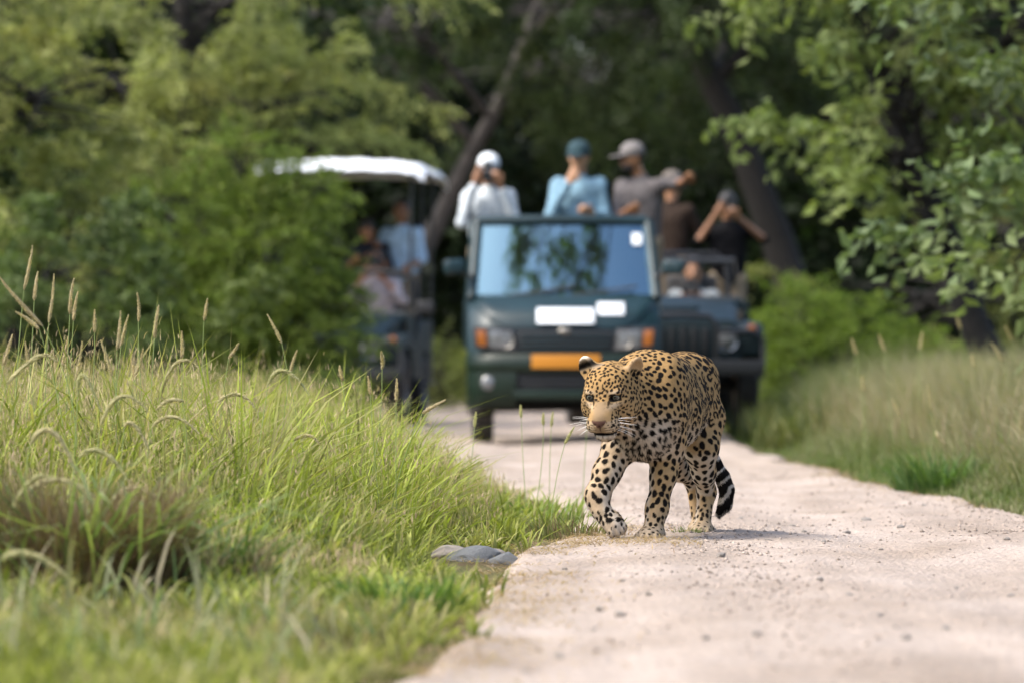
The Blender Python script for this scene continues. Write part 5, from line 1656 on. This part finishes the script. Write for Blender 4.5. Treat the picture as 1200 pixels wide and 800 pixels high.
ARCH = [(-1.354, 0.394, -1.291, 0.428, -1.219, 0.294, 16.0), (-1.229, 0.436, -1.168, 0.523, -1.086, 0.477, 17.0), (-1.101, 0.427, -1.034, 0.458, -0.955, 0.406, 17.4), (-1.234, 0.353, -1.161, 0.367, -1.084, 0.27, 16.2), (-1.318, 0.255, -1.204, 0.31, -1.081, 0.228, 15.2), (-1.086, 0.241, -1.012, 0.283, -0.91, 0.209, 15.4), (-1.313, 0.527, -1.295, 0.584, -1.243, 0.476, 17.2), (-1.143, 0.499, -1.087, 0.62, -1.016, 0.609, 18.4), (-0.806, 0.552, -0.75, 0.597, -0.671, 0.518, 18.8), (-1.554, 0.557, -1.459, 0.641, -1.402, 0.625, 17.5), (-1.314, 0.151, -1.248, 0.305, -1.183, 0.327, 14.6), (-0.96, 0.497, -0.893, 0.52, -0.837, 0.469, 18.6), (-1.158, 0.431, -1.127, 0.436, -1.081, 0.355, 17.0), (-1.224, 0.153, -1.142, 0.163, -1.044, 0.094, 13.6), (-1.011, 0.505, -1.06, 0.505, -1.092, 0.478, 17.5), (-0.708, 0.373, -0.66, 0.387, -0.627, 0.359, 18.5)]
RIGHT_UP = [(1.999, 0.778, 2.032, 0.685, 31), (2.309, 0.802, 2.294, 0.697, 32), (2.579, 0.897, 2.604, 0.818, 33), (2.529, 0.728, 2.592, 0.629, 30), (2.414, 0.393, 2.418, 0.272, 27), (2.506, 0.676, 2.516, 0.601, 31), (1.91, 0.764, 1.939, 0.668, 32), (2.082, 0.517, 2.103, 0.389, 28.5), (1.902, 0.449, 1.949, 0.355, 28.5), (1.906, 0.555, 1.916, 0.471, 31), (2.861, 0.838, 2.901, 0.749, 33), (2.095, 0.232, 2.046, 0.294, 27.5)]
STONES = [(1.391, 22.34, 0.0218), (1.24, 21.09, 0.0158), (1.465, 21.42, 0.0161), (1.066, 20.77, 0.014), (1.068, 21.64, 0.0162), (0.644, 17.52, 0.0184), (1.762, 24.31, 0.0146), (1.229, 18.96, 0.01), (0.262, 13.73, 0.0165), (0.217, 14.06, 0.0137), (0.849, 15.72, 0.013), (0.872, 14.71, 0.011), (0.426, 12.53, 0.0103), (0.542, 12.6, 0.0132), (0.986, 12.92, 0.0126), (0.862, 12.49, 0.0131), (0.877, 13.6, 0.0102), (0.869, 12.88, 0.0087), (0.158, 16.94, 0.0114), (0.029, 11.45, 0.0103), (0.099, 11.95, 0.0125), (0.188, 13.16, 0.0089), (1.324, 15.09, 0.0113), (0.521, 19.32, 0.013), (0.869, 19.32, 0.0116), (1.68, 19.32, 0.013), (0.903, 22.46, 0.0118), (1.057, 19.32, 0.0101), (0.301, 15.66, 0.0094), (1.221, 15.66, 0.0094), (0.356, 14.82, 0.01)]


def blades(rng, x, y, h, w_, lean, az, base_c, tip_c, z=None, curl=0.25):
    """curved tapering blades: arrays in, (V, faces, colours) out"""
    n = len(x)
    z = surf_z(x, y) - 0.01 if z is None else z
    t = np.array([0.0, 0.36, 0.72, 1.0])
    d = np.stack([np.cos(az), np.sin(az), 0 * az], 1)
    off = (lean * h)[:, None] * (t ** 1.8)[None]
    up = h[:, None] * (t[None] - (curl * lean)[:, None] * (t ** 3)[None]) if np.ndim(curl) else h[:, None] * (t[None] - curl * lean[:, None] * (t ** 3)[None])
    C = np.stack([x, y, z], 1)[:, None, :] + d[:, None, :] * off[..., None]
    C[..., 2] += up
    fa = az + np.pi / 2 + rng.normal(0, 0.7, n)
    s = np.stack([np.cos(fa), np.sin(fa), 0 * fa], 1) * w_[:, None] * 0.5
    wd = np.array([0.8, 1.0, 0.7])
    Lf = C[:, :3] - s[:, None] * wd[None, :, None]; Rt = C[:, :3] + s[:, None] * wd[None, :, None]
    V = np.concatenate([np.stack([Lf, Rt], 2).reshape(n, 6, 3), C[:, 3:4]], 1).reshape(-1, 3)
    b = np.arange(n)[:, None] * 7
    Q = np.concatenate([b + np.array([0, 1, 3, 2]), b + np.array([2, 3, 5, 4])]); T = b + np.array([4, 5, 6])
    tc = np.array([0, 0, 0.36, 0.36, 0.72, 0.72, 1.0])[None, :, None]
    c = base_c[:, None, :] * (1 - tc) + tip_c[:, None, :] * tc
    return V, [Q, T], np.clip(c.reshape(-1, 3), 0.004, 0.8)


def merge(parts):
    V, Q, T, C = [], [], [], []; o = 0
    for v, (q, t), c in parts:
        V.append(v); Q.append(q + o); T.append(t + o); C.append(c); o += len(v)
    return np.concatenate(V), [np.concatenate(Q), np.concatenate(T)], np.concatenate(C)


def mix(rng, a, b, t):
    t = np.clip(t, 0, 1)[:, None]
    return np.array(a)[None] * (1 - t) + np.array(b)[None] * t


G_FRESH = (0.285, 0.325, 0.048); G_DARK = (0.055, 0.100, 0.020); G_STRAW = (0.36, 0.29, 0.16); G_TIP = (0.30, 0.34, 0.10); G_PINK = (0.33, 0.24, 0.17); G_GREY = (0.27, 0.245, 0.145)


def left_height(x, y):
    a = np.interp(y, XL_T[:, 0], XL_T[:, 1])
    d = a - x
    tall = 0.34 * smooth01((d - 0.10) / 0.85) * smooth01((y - 14.8) / 4.0)
    far = smooth01((y - 24) / 10)
    return (0.085 + tall * (1 - 0.15 * far)) * (1 + 0.35 * fbm(x * 2.1, y * 1.3, seed=61))


def left_grass():
    rng = np.random.default_rng(31)
    parts = []
    # tufts: blades that share a root, a colour and a height
    nt = 6800
    y = 9.8 + (46 - 9.8) * rng.random(nt) ** 1.35
    a, _ = road_edges(y)
    half = 0.094 * y + 0.35
    x = a + 0.12 - (a + 0.12 + half) * rng.random(nt) ** 1.15
    edge = a - x
    keep = (x > -half) & (rng.random(nt) < np.clip(0.42 + edge / 0.25, 0.05, 1)) & (fbm(x * 2.6, y * 1.6, seed=62) > -0.42 + 0.30 * np.exp(-(edge / 0.30) ** 2))
    keep &= ~((y > 19.6) & (y < 27.5) & (x > -0.30) & (rng.random(nt) < 0.30))
    keep &= ~((np.hypot((x + 1.08) / 0.32, (y - 14.35) / 0.50) < 1) & (rng.random(nt) < 0.93))      # the big tussock stands here
    keep &= ~((y < 13.2) & (rng.random(nt) < 0.25))
    keep &= ~((np.abs(x + 0.11) < 0.20) & (y > 17.2) & (y < 19.0))                                # bare ground round the rocks
    keep &= ~((edge < 0.06) & (rng.random(nt) < 0.45))
    x, y = x[keep], y[keep]; nt = len(x)
    th = left_height(x, y) * rng.uniform(0.5, 1.55, nt)
    dry = fbm(x * 1.5, y * 0.9, seed=63) * 0.8 + 0.34 * smooth01((-0.70 - x) / 0.5) * smooth01((y - 15) / 3) + rng.normal(0, 0.30, nt) + 0.02
    near = smooth01((15.0 - y) / 2.5)
    dry = dry + 0.22 * near + 0.40 * ((y > 19.0) & (x > -0.32))
    per = rng.integers(11, 26, nt)
    i = np.repeat(np.arange(nt), per); n = len(i)
    az = rng.uniform(0, 6.28, n)
    rr = rng.uniform(0, 0.055, n)
    bx, by = x[i] + rr * np.cos(az), y[i] + rr * np.sin(az)
    h = th[i] * rng.uniform(0.45, 1.2, n)
    d = dry[i] + rng.normal(0, 0.16, n)
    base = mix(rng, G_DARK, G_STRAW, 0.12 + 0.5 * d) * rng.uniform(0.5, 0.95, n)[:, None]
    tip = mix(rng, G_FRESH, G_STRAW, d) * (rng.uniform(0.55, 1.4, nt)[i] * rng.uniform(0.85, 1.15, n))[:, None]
    tip = tip * (1 - 0.45 * near[i][:, None]) + 0.45 * near[i][:, None] * tip * np.array((0.85, 0.72, 1.1))
    wd = rng.uniform(0.0042, 0.0135, nt)[i] * rng.uniform(0.7, 1.2, n) * (1 + 0.03 * np.maximum(by - 20, 0))
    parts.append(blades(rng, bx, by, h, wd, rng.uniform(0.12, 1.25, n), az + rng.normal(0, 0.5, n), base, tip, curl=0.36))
    # loose long blades near the front
    n = 330
    y = 10.4 + 4.2 * rng.random(n); a, _ = road_edges(y); half = 0.094 * y + 0.2
    x = a - 0.10 - (a - 0.10 + half) * rng.random(n); k = x > -half; x, y = x[k], y[k]; n = len(x)
    c = mix(rng, (0.10, 0.17, 0.05), (0.42, 0.36, 0.24), rng.random(n) ** 1.3)
    parts.append(blades(rng, x, y, rng.uniform(0.12, 0.30, n) * (0.7 + 0.5 * fbm(x * 2, y, seed=66)), rng.uniform(0.006, 0.012, n), rng.uniform(0.2, 1.2, n), rng.uniform(0, 6.28, n), c * 0.6, c, curl=0.36))
    # fine straw seed stems above the leaves
    n = 6500
    y = 14.5 + 24 * rng.random(n) ** 1.3; half = 0.094 * y + 0.3; a, _ = road_edges(y)
    x = a - 0.25 - (a - 0.25 + half) * rng.random(n)
    keep = (x > -half) & ~(np.hypot((x + 1.08) / 0.36, (y - 14.3) / 0.6) < 1) & (fbm(x * 1.2, y * 0.8, seed=64) + 0.5 * smooth01((-0.6 - x) / 0.6) + rng.normal(0, 0.25, n) > 0.08)
    x, y = x[keep], y[keep]; n = len(x)
    h = (left_height(x, y) + 0.03) * rng.uniform(0.85, 1.35, n)
    c = mix(rng, G_STRAW, G_PINK, rng.random(n)) * rng.uniform(0.8, 1.25, n)[:, None]
    parts.append(blades(rng, x, y, h, rng.uniform(0.0016, 0.0034, n), rng.uniform(0.02, 0.35, n), rng.uniform(0, 6.28, n), mix(rng, G_FRESH, G_STRAW, rng.random(n)) * 0.8, c))
    # their airy seed tops: short strokes near stem ends
    m = 5 * n; i = np.repeat(np.arange(n), 5)
    zz = surf_z(x[i], y[i]) + h[i] * rng.uniform(0.72, 1.0, m)
    parts.append(blades(rng, x[i] + rng.normal(0, 0.012, m), y[i] + rng.normal(0, 0.012, m), rng.uniform(0.012, 0.035, m), rng.uniform(0.002, 0.0042, m), rng.uniform(0.1, 0.9, m), rng.uniform(0, 6.28, m), c[i], c[i] * 1.15, z=zz))
    V, F, C = merge(parts)
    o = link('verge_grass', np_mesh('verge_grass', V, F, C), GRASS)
    tag(o, 'tall yellow-green grass with straw seed tops covering the left verge', 'grass', kind='stuff')


def right_grass():
    rng = np.random.default_rng(32)
    parts = []
    n = 120000
    y = 20 + 34 * rng.random(n) ** 1.1
    _, b = road_edges(y)
    half = 0.094 * y + 0.5
    x = b - 0.05 + (half - b + 0.05) * rng.random(n)
    e = x - b
    keep = (x < half) & (rng.random(n) < np.clip(0.12 + e / 0.35, 0.05, 1))
    x, y, e = x[keep], y[keep], e[keep]; n = len(x)
    h = (0.06 + 0.40 * smooth01((e - 0.05) / 0.75)) * (1 + 0.75 * fbm(x * 2.4, y * 1.1, seed=71)) * rng.uniform(0.5, 1.2, n)
    dry = 0.75 * smooth01((e - 0.15) / 0.5) + 0.50 * fbm(x * 1.1, y * 0.5, seed=72) + rng.normal(0, 0.25, n) + 0.22
    dry -= 0.6 * smooth01((y - 40) / 6)
    base = mix(rng, G_DARK, G_GREY, dry) * rng.uniform(0.6, 1.0, n)[:, None]
    tip = mix(rng, (0.105, 0.165, 0.035), G_GREY, dry) * rng.uniform(0.75, 1.2, n)[:, None]
    parts.append(blades(rng, x, y, h, rng.uniform(0.004, 0.009, n), rng.uniform(0.1, 0.8, n), rng.uniform(0, 6.28, n), base, tip))
    n = 3500
    y = 23 + 22 * rng.random(n); _, b = road_edges(y); half = 0.094 * y + 0.4
    x = b + 0.35 + (half - b) * rng.random(n); k = x < half; x, y = x[k], y[k]; n = len(x)
    c = mix(rng, G_STRAW, G_PINK, rng.random(n)) * rng.uniform(0.6, 1.1, n)[:, None]
    parts.append(blades(rng, x, y, rng.uniform(0.28, 0.60, n), rng.uniform(0.003, 0.005, n), rng.uniform(0.02, 0.5, n), rng.uniform(0, 6.28, n), c * 0.7, c))
    V, F, C = merge(parts)
    o = link('bank_grass', np_mesh('bank_grass', V, F, C), GRASS)
    tag(o, 'dry brownish grass covering the right bank beside the track', 'grass', kind='stuff')
    # low undergrowth away from the track, under the trees
    n = 70000
    y = 40 + 55 * rng.random(n); half = 0.1 * y + 1.0; x = rng.uniform(-1, 1, n) * half
    a, b = road_edges(y); k = (x < a - 0.02) | (x > b + 0.02); x, y = x[k], y[k]; n = len(x)
    c = mix(rng, (0.050, 0.075, 0.020), (0.145, 0.150, 0.050), rng.random(n) + 0.5 * fbm(x * 0.6, y * 0.3, seed=73))
    V, F, C = merge([blades(rng, x, y, rng.uniform(0.10, 0.42, n), rng.uniform(0.012, 0.03, n), rng.uniform(0.1, 0.9, n), rng.uniform(0, 6.28, n), c * 0.7, c)])
    o = link('undergrowth', np_mesh('undergrowth', V, F, C), GRASS)
    tag(o, 'green undergrowth around the vehicles and beneath the trees', 'undergrowth', kind='stuff')


def tussock(label, seed, x0, y0, r, h, n, cols, wd, lean=(0.3, 1.1), thatch=0):
    rng = np.random.default_rng(seed)
    z0 = float(surf_z(np.array([x0]), np.array([y0]))[0])
    root = empty('grass_tussock', (x0, y0, z0)); tag(root, label, 'grass tussock')
    a = rng.uniform(0, 6.28, n); rr = r * np.sqrt(rng.random(n))
    x, y = rr * np.cos(a), rr * np.sin(a)
    az = a + rng.normal(0, 0.7, n)
    hh = h * rng.uniform(0.5, 1.15, n)
    t = rng.random(n)
    c = mix(rng, cols[0], cols[1], t) * rng.uniform(0.8, 1.2, n)[:, None]
    V, F, C = merge([blades(rng, x, y, hh, rng.uniform(0.7, 1.3, n) * wd, rng.uniform(*lean, n), az, c * 0.6, c, z=np.zeros(n) - 0.01, curl=0.42)])
    link('leaves', np_mesh('leaves', V, F, C), GRASS, root)
    if thatch:
        n = thatch; a = rng.uniform(0, 6.28, n); rr = r * 1.05 * np.sqrt(rng.random(n)); x, y = rr * np.cos(a), rr * np.sin(a)
        c = mix(rng, (0.085, 0.058, 0.028), (0.21, 0.155, 0.085), rng.random(n))
        V, F, C = merge([blades(rng, x, y, h * rng.uniform(0.20, 0.78, n) * (1 + 0.5 * fbm(x * 7, y * 7, seed=5)), rng.uniform(0.003, 0.006, n), rng.uniform(0.1, 0.6, n), a + rng.normal(0, 1, n), c * 0.8, c, z=np.zeros(n) - 0.01)])
        link('dead_thatch', np_mesh('dead_thatch', V, F, C), GRASS, root)
    return root


def foxtail_parts(name, label, group, root_p, pts_stem, pts_head, r_head, green, seed):
    rng = np.random.default_rng(seed)
    root = empty('foxtail_stalk', root_p); tag(root, label, 'grass stalk', group)
    o = np.array(root_p)
    st = np.array(pts_stem) - o
    sg = mat('foxtail_stem', (0.17, 0.22, 0.06), 0.6)
    V, F = branch_mesh(rng, [list(zip(st, np.linspace(0.0021, 0.0012, len(st))))], 5)
    link('stem', np_mesh('stem', V, F, smooth=True), sg, root)
    hd = np.array(pts_head) - o; n = len(hd)
    s = np.linspace(0, 1, n); prof = r_head * np.clip(np.minimum(s * 6 + 0.35, 1.0) * (1.05 - 0.75 * s ** 2.2), 0.12, 1)
    V, F = branch_mesh(rng, [list(zip(hd, prof * 0.72))], 7)
    V = V + rng.normal(size=V.shape) * r_head * 0.10
    cB = np.array((0.38, 0.31, 0.19)) * (1 - green) + green * np.array((0.34, 0.37, 0.15))
    cT = np.array((0.55, 0.44, 0.31)) * (1 - green) + green * np.array((0.50, 0.50, 0.27))
    C = np.tile(cB, (len(V), 1)) * rng.uniform(0.7, 1.2, (len(V), 1))
    # bristles and grains
    m = 230; u = rng.random(m); P = np.stack([np.interp(u, s, hd[:, i]) for i in range(3)], 1); rad = np.interp(u, s, prof)
    tn = nrm(np.stack([np.interp(u, s, np.gradient(hd[:, i])) for i in range(3)], 1))
    rd = rand_dir(rng, m); rd = nrm(rd - tn * np.sum(rd * tn, 1, keepdims=True))
    A0 = P + rd * rad[:, None] * 0.55; dr = nrm(rd * 0.9 + tn * 0.9)
    sd = nrm(np.cross(dr, rd + 0.1)) * (0.0013)
    tipv = A0 + dr * (rad * rng.uniform(0.7, 1.6, m))[:, None]
    BV = np.stack([A0 - sd, A0 + sd, tipv], 1).reshape(-1, 3)
    BC = np.repeat(np.tile(cT, (m, 1)) * rng.uniform(0.75, 1.25, (m, 1)), 3, axis=0)
    me = np_mesh('seed_head', np.concatenate([V, BV]), [F, np.arange(3 * m).reshape(-1, 3) + len(V)], np.concatenate([C, BC]), smooth=False)
    link('seed_head', me, GRASS, root)
    return root


def stalks():
    for i, (tx, tz, bx, bz, y) in enumerate(UP):
        rng = np.random.default_rng(900 + i)
        near = y > 20.9 and bx > -0.25
        rx = bx + (bx - tx) * 1.2 + rng.normal() * 0.05; ry = y + rng.normal() * 0.05
        rz = float(surf_z(np.array([rx]), np.array([ry]))[0]) - 0.01
        stem = bez((rx, ry, rz), (bx - (tx - bx) * 1.4, y, (rz + bz) * 0.55), (bx, y, bz), 9)
        ln = math.hypot(tx - bx, tz - bz)
        sag = rng.normal() * 0.06 * ln
        head = bez((bx, y, bz), ((bx + tx) / 2 + sag, y + sag, (bz + tz) / 2), (tx, y + rng.normal() * 0.01, tz), 12)
        big = ln > 0.17
        if near:
            foxtail_parts('foxtail_stalk', 'small pale foxtail stalk in the short grass behind the leopard', 'small foxtail stalks near the leopard', (rx, ry, rz), stem, head, 0.0072, 0.6, i)
        elif big:
            foxtail_parts('foxtail_stalk', 'long bent foxtail spike leaning away from the track above the tall grass', None, (rx, ry, rz), stem, head, 0.0085, 0.0, i)
        else:
            foxtail_parts('foxtail_stalk', 'upright straw coloured foxtail spike standing above the tall grass', 'upright foxtail stalks on the left verge', (rx, ry, rz), stem, head, 0.0068 + 0.0014 * rng.random(), 0.15 * rng.random(), i)
    for i, (tx, tz, bx, bz, y) in enumerate(RIGHT_UP):
        rng = np.random.default_rng(1500 + i)
        rx = bx + (bx - tx) * 1.0 + rng.normal() * 0.04; rz = float(surf_z(np.array([rx]), np.array([y]))[0]) - 0.01
        stem = bez((rx, y, rz), (bx - (tx - bx), y, (rz + bz) * 0.55), (bx, y, bz), 9)
        head = bez((bx, y, bz), ((bx + tx) / 2, y, (bz + tz) / 2 + 0.004), (tx, y, tz), 12)
        foxtail_parts('foxtail_stalk', 'pale foxtail spike rising from the dry grass of the right bank', 'foxtail stalks on the right bank', (rx, y, rz), stem, head, 0.0105, 0.25, 200 + i)
    for i, (ax, az, mx, mz, tx, tz, y) in enumerate(ARCH):
        rng = np.random.default_rng(1200 + i)
        rx = ax - (mx - ax) * 0.35 + rng.normal() * 0.04; ry = y + rng.normal() * 0.06
        rz = float(surf_z(np.array([rx]), np.array([ry]))[0]) - 0.01
        stem = bez((rx, ry, rz), (ax - (mx - ax) * 0.55, y, (rz + az) * 0.6), (ax, y, az), 9)
        c = (2 * np.array((mx, y, mz)) - 0.5 * np.array((ax, y, az)) - 0.5 * np.array((tx, y, tz)))
        head = bez((ax, y, az), c, (tx, y, tz), 16)
        foxtail_parts('foxtail_stalk', 'arching foxtail stalk with drooping fuzzy seed head in the left grass', 'arching foxtail stalks on the left verge', (rx, ry, rz), stem, head, (0.0082 + 0.0020 * rng.random()) * (1.0 if y > 16.5 else 1.15), 0.30 + 0.3 * rng.random(), 50 + i)


STONE = mat('grey_stone', (0.225, 0.198, 0.172), 0.9, noise=0.35, nscale=40, bump=0.5, bscale=80)
STONE_B = mat('blue_grey_stone', (0.135, 0.140, 0.142), 0.85, noise=0.45, nscale=22, bump=0.6, bscale=60)
STONE_P = mat('pale_stone', (0.26, 0.225, 0.19), 0.9, noise=0.25, nscale=25, bump=0.5, bscale=60)


def stone_mesh(seed, sub=2):
    bm = bmesh.new(); bmesh.ops.create_icosphere(bm, subdivisions=sub, radius=1.0)
    me = bpy.data.meshes.new('stone'); bm.to_mesh(me); bm.free()
    P = np.empty(len(me.vertices) * 3, dtype=np.float64); me.vertices.foreach_get('co', P); P = P.reshape(-1, 3)
    P = P * (1 + 0.32 * fbm(P[:, 0] * 1.3, P[:, 1] * 1.3, P[:, 2] * 1.3, seed=seed, oct=3))[:, None]
    rng = np.random.default_rng(seed)
    for _ in range(5):                                 # chipped faces
        d = rand_dir(rng, 1)[0]; k = 0.62 + 0.2 * rng.random(); e = np.maximum(P @ d - k, 0); P = P - d * e[:, None] * 0.85
    me.vertices.foreach_set('co', P.astype(np.float32).ravel())
    return me


def stones():
    rng = np.random.default_rng(40)
    shapes = [stone_mesh(i) for i in range(6)]
    for s in shapes: s.materials.append(STONE)
    for i, (x, y, r) in enumerate(STONES):
        me = shapes[i % 6]
        o = link('stone', me, None)
        z = float(surf_z(np.array([x]), np.array([y]))[0])
        o.location = (x, y, z + r * 0.22); o.scale = (r, r * rng.uniform(0.8, 1.2), r * rng.uniform(0.5, 0.75)); o.rotation_euler = (rng.normal() * 0.2, rng.normal() * 0.2, rng.uniform(0, 6.28))
        tag(o, 'small loose grey stone lying on the pale dirt track', 'stone', 'loose stones on the track')
    for i, (x, y, r, f_, m, lb) in enumerate((
            (-0.115, 18.45, 0.095, 0.40, STONE_B, 'largest flat blue-grey rock at the grassy edge of the track'),
            (-0.020, 18.28, 0.055, 0.50, STONE_B, 'small blue-grey rock touching the track side of the flat rock'),
            (-0.215, 18.75, 0.075, 0.45, STONE_P, 'pale rock half in the grass behind the flat blue-grey rock'),
            (-0.065, 18.85, 0.045, 0.5, STONE_P, 'little pale rock behind the flat blue-grey rock'),
            (2.265, 26.5, 0.045, 0.6, STONE_P, 'pale stone at the foot of the right bank'))):
        me = stone_mesh(70 + i, 3); me.materials.append(m)
        o = link('rock', me, None); z = float(surf_z(np.array([x]), np.array([y]))[0])
        o.location = (x, y, z + r * f_ * 0.35); o.scale = (r, r * 0.8, r * f_); o.rotation_euler = (0, 0, rng.uniform(-0.5, 0.5)); tag(o, lb, 'rock')
    # grit nobody could count
    n = 52000
    y = 9.5 + 24 * rng.random(n) ** 1.25; a, b = road_edges(y)
    x = a + (b - a) * rng.random(n)
    d = 0.09 + 1.0 * np.exp(-((x - 0.66 - 0.06 * fbm(y * 0.8, y * 0, seed=85)) / 0.14) ** 2) + 0.55 * np.exp(-((x - b) / 0.35) ** 2) + 0.4 * np.exp(-((y - 20.6) / 1.1) ** 2)
    k = rng.random(n) < d * (0.6 + 0.6 * fbm(x * 1.5, y, seed=81)); x, y = x[k], y[k]; n = len(x)
    r = 0.0022 + 0.0065 * rng.random(n) ** 3
    oc = np.array([(1, 0, 0), (0, 1, 0), (-1, 0, 0), (0, -1, 0), (0, 0, 0.8), (0, 0, -0.8)], float)
    V = oc[None] * r[:, None, None] * rng.uniform(0.6, 1.3, (n, 6, 1))
    V = V + np.stack([x, y, surf_z(x, y) + r * 0.3], 1)[:, None]
    T = np.array([(0, 1, 4), (1, 2, 4), (2, 3, 4), (3, 0, 4), (1, 0, 5), (2, 1, 5), (3, 2, 5), (0, 3, 5)])
    F = (T[None] + np.arange(n)[:, None, None] * 6).reshape(-1, 3)
    c = mix(rng, (0.13, 0.105, 0.085), (0.38, 0.315, 0.265), rng.random(n) ** 0.8)
    o = link('gravel', np_mesh('gravel', V.reshape(-1, 3), F, np.repeat(c, 6, axis=0)), mat('gravel', attr=True, rough=0.95, spec=0.15)); tag(o, 'fine grit scattered over the dirt track', 'gravel', kind='stuff')
    # dead straw lying at the edge of the grass
    n = 5500
    y = 11 + 10.5 * rng.random(n) ** 0.8; a, b = road_edges(y); x = a + rng.normal(0.08, 0.15, n)
    x2 = rng.uniform(0.15, 0.62, 700); y2 = rng.normal(19.0, 0.35, 700)
    y3 = 24 + 12 * rng.random(1600); _, b3 = road_edges(y3); x3 = b3 + rng.normal(-0.05, 0.10, 1600)
    x = np.concatenate([x, x2, x3]); y = np.concatenate([y, y2, y3]); n = len(x)
    k = fbm(x * 3, y * 2, seed=83) > -0.15; x, y = x[k], y[k]; n = len(x)
    c = mix(rng, (0.20, 0.125, 0.065), (0.40, 0.30, 0.18), rng.random(n))
    V, F, C = merge([blades(rng, x, y, rng.uniform(0.008, 0.03, n), rng.uniform(0.002, 0.004, n), rng.uniform(2.0, 7.0, n), rng.uniform(0, 6.28, n), c, c, z=surf_z(x, y) + 0.002, curl=0.10)])
    o = link('straw_litter', np_mesh('straw_litter', V, F, C), GRASS); tag(o, 'dead brown straw littering the edges of the track', 'straw', kind='stuff')


left_grass()
right_grass()
tussock('broad-leaved grass tussock with brown dead thatch at the front of the left verge', 1, -1.10, 14.6, 0.25, 0.48, 210, ((0.09, 0.16, 0.05), (0.26, 0.30, 0.11)), 0.011, (0.5, 1.7), 2400)
tussock('smaller grass tussock with brown thatch beside the big broad-leaved one', 11, -0.80, 14.9, 0.16, 0.30, 150, ((0.06, 0.12, 0.04), (0.18, 0.24, 0.06)), 0.008, (0.4, 1.4), 400)
tussock('low green tuft at the corner where the left grass meets the track', 2, -0.28, 14.3, 0.14, 0.16, 260, ((0.07, 0.13, 0.03), (0.15, 0.24, 0.05)), 0.006)
tussock('dark green leafy tuft at the foot of the right bank', 3, 2.07, 27.4, 0.22, 0.26, 260, ((0.05, 0.10, 0.025), (0.12, 0.20, 0.05)), 0.010, (0.2, 0.8))
tussock('short grass tuft beside the lifted forepaw of the leopard', 4, 0.235, 19.9, 0.16, 0.12, 130, ((0.10, 0.15, 0.04), (0.30, 0.28, 0.12)), 0.004, (0.3, 0.9), 120)
tussock('bright weedy clump in the short grass behind the leopard', 5, 0.10, 22.6, 0.24, 0.19, 170, ((0.14, 0.24, 0.04), (0.28, 0.32, 0.08)), 0.007, (0.2, 0.9))
tussock('tiny grass tuft between the standing paws of the leopard', 6, 0.62, 20.0, 0.06, 0.035, 70, ((0.10, 0.13, 0.04), (0.22, 0.24, 0.09)), 0.003)
stalks()
stones()
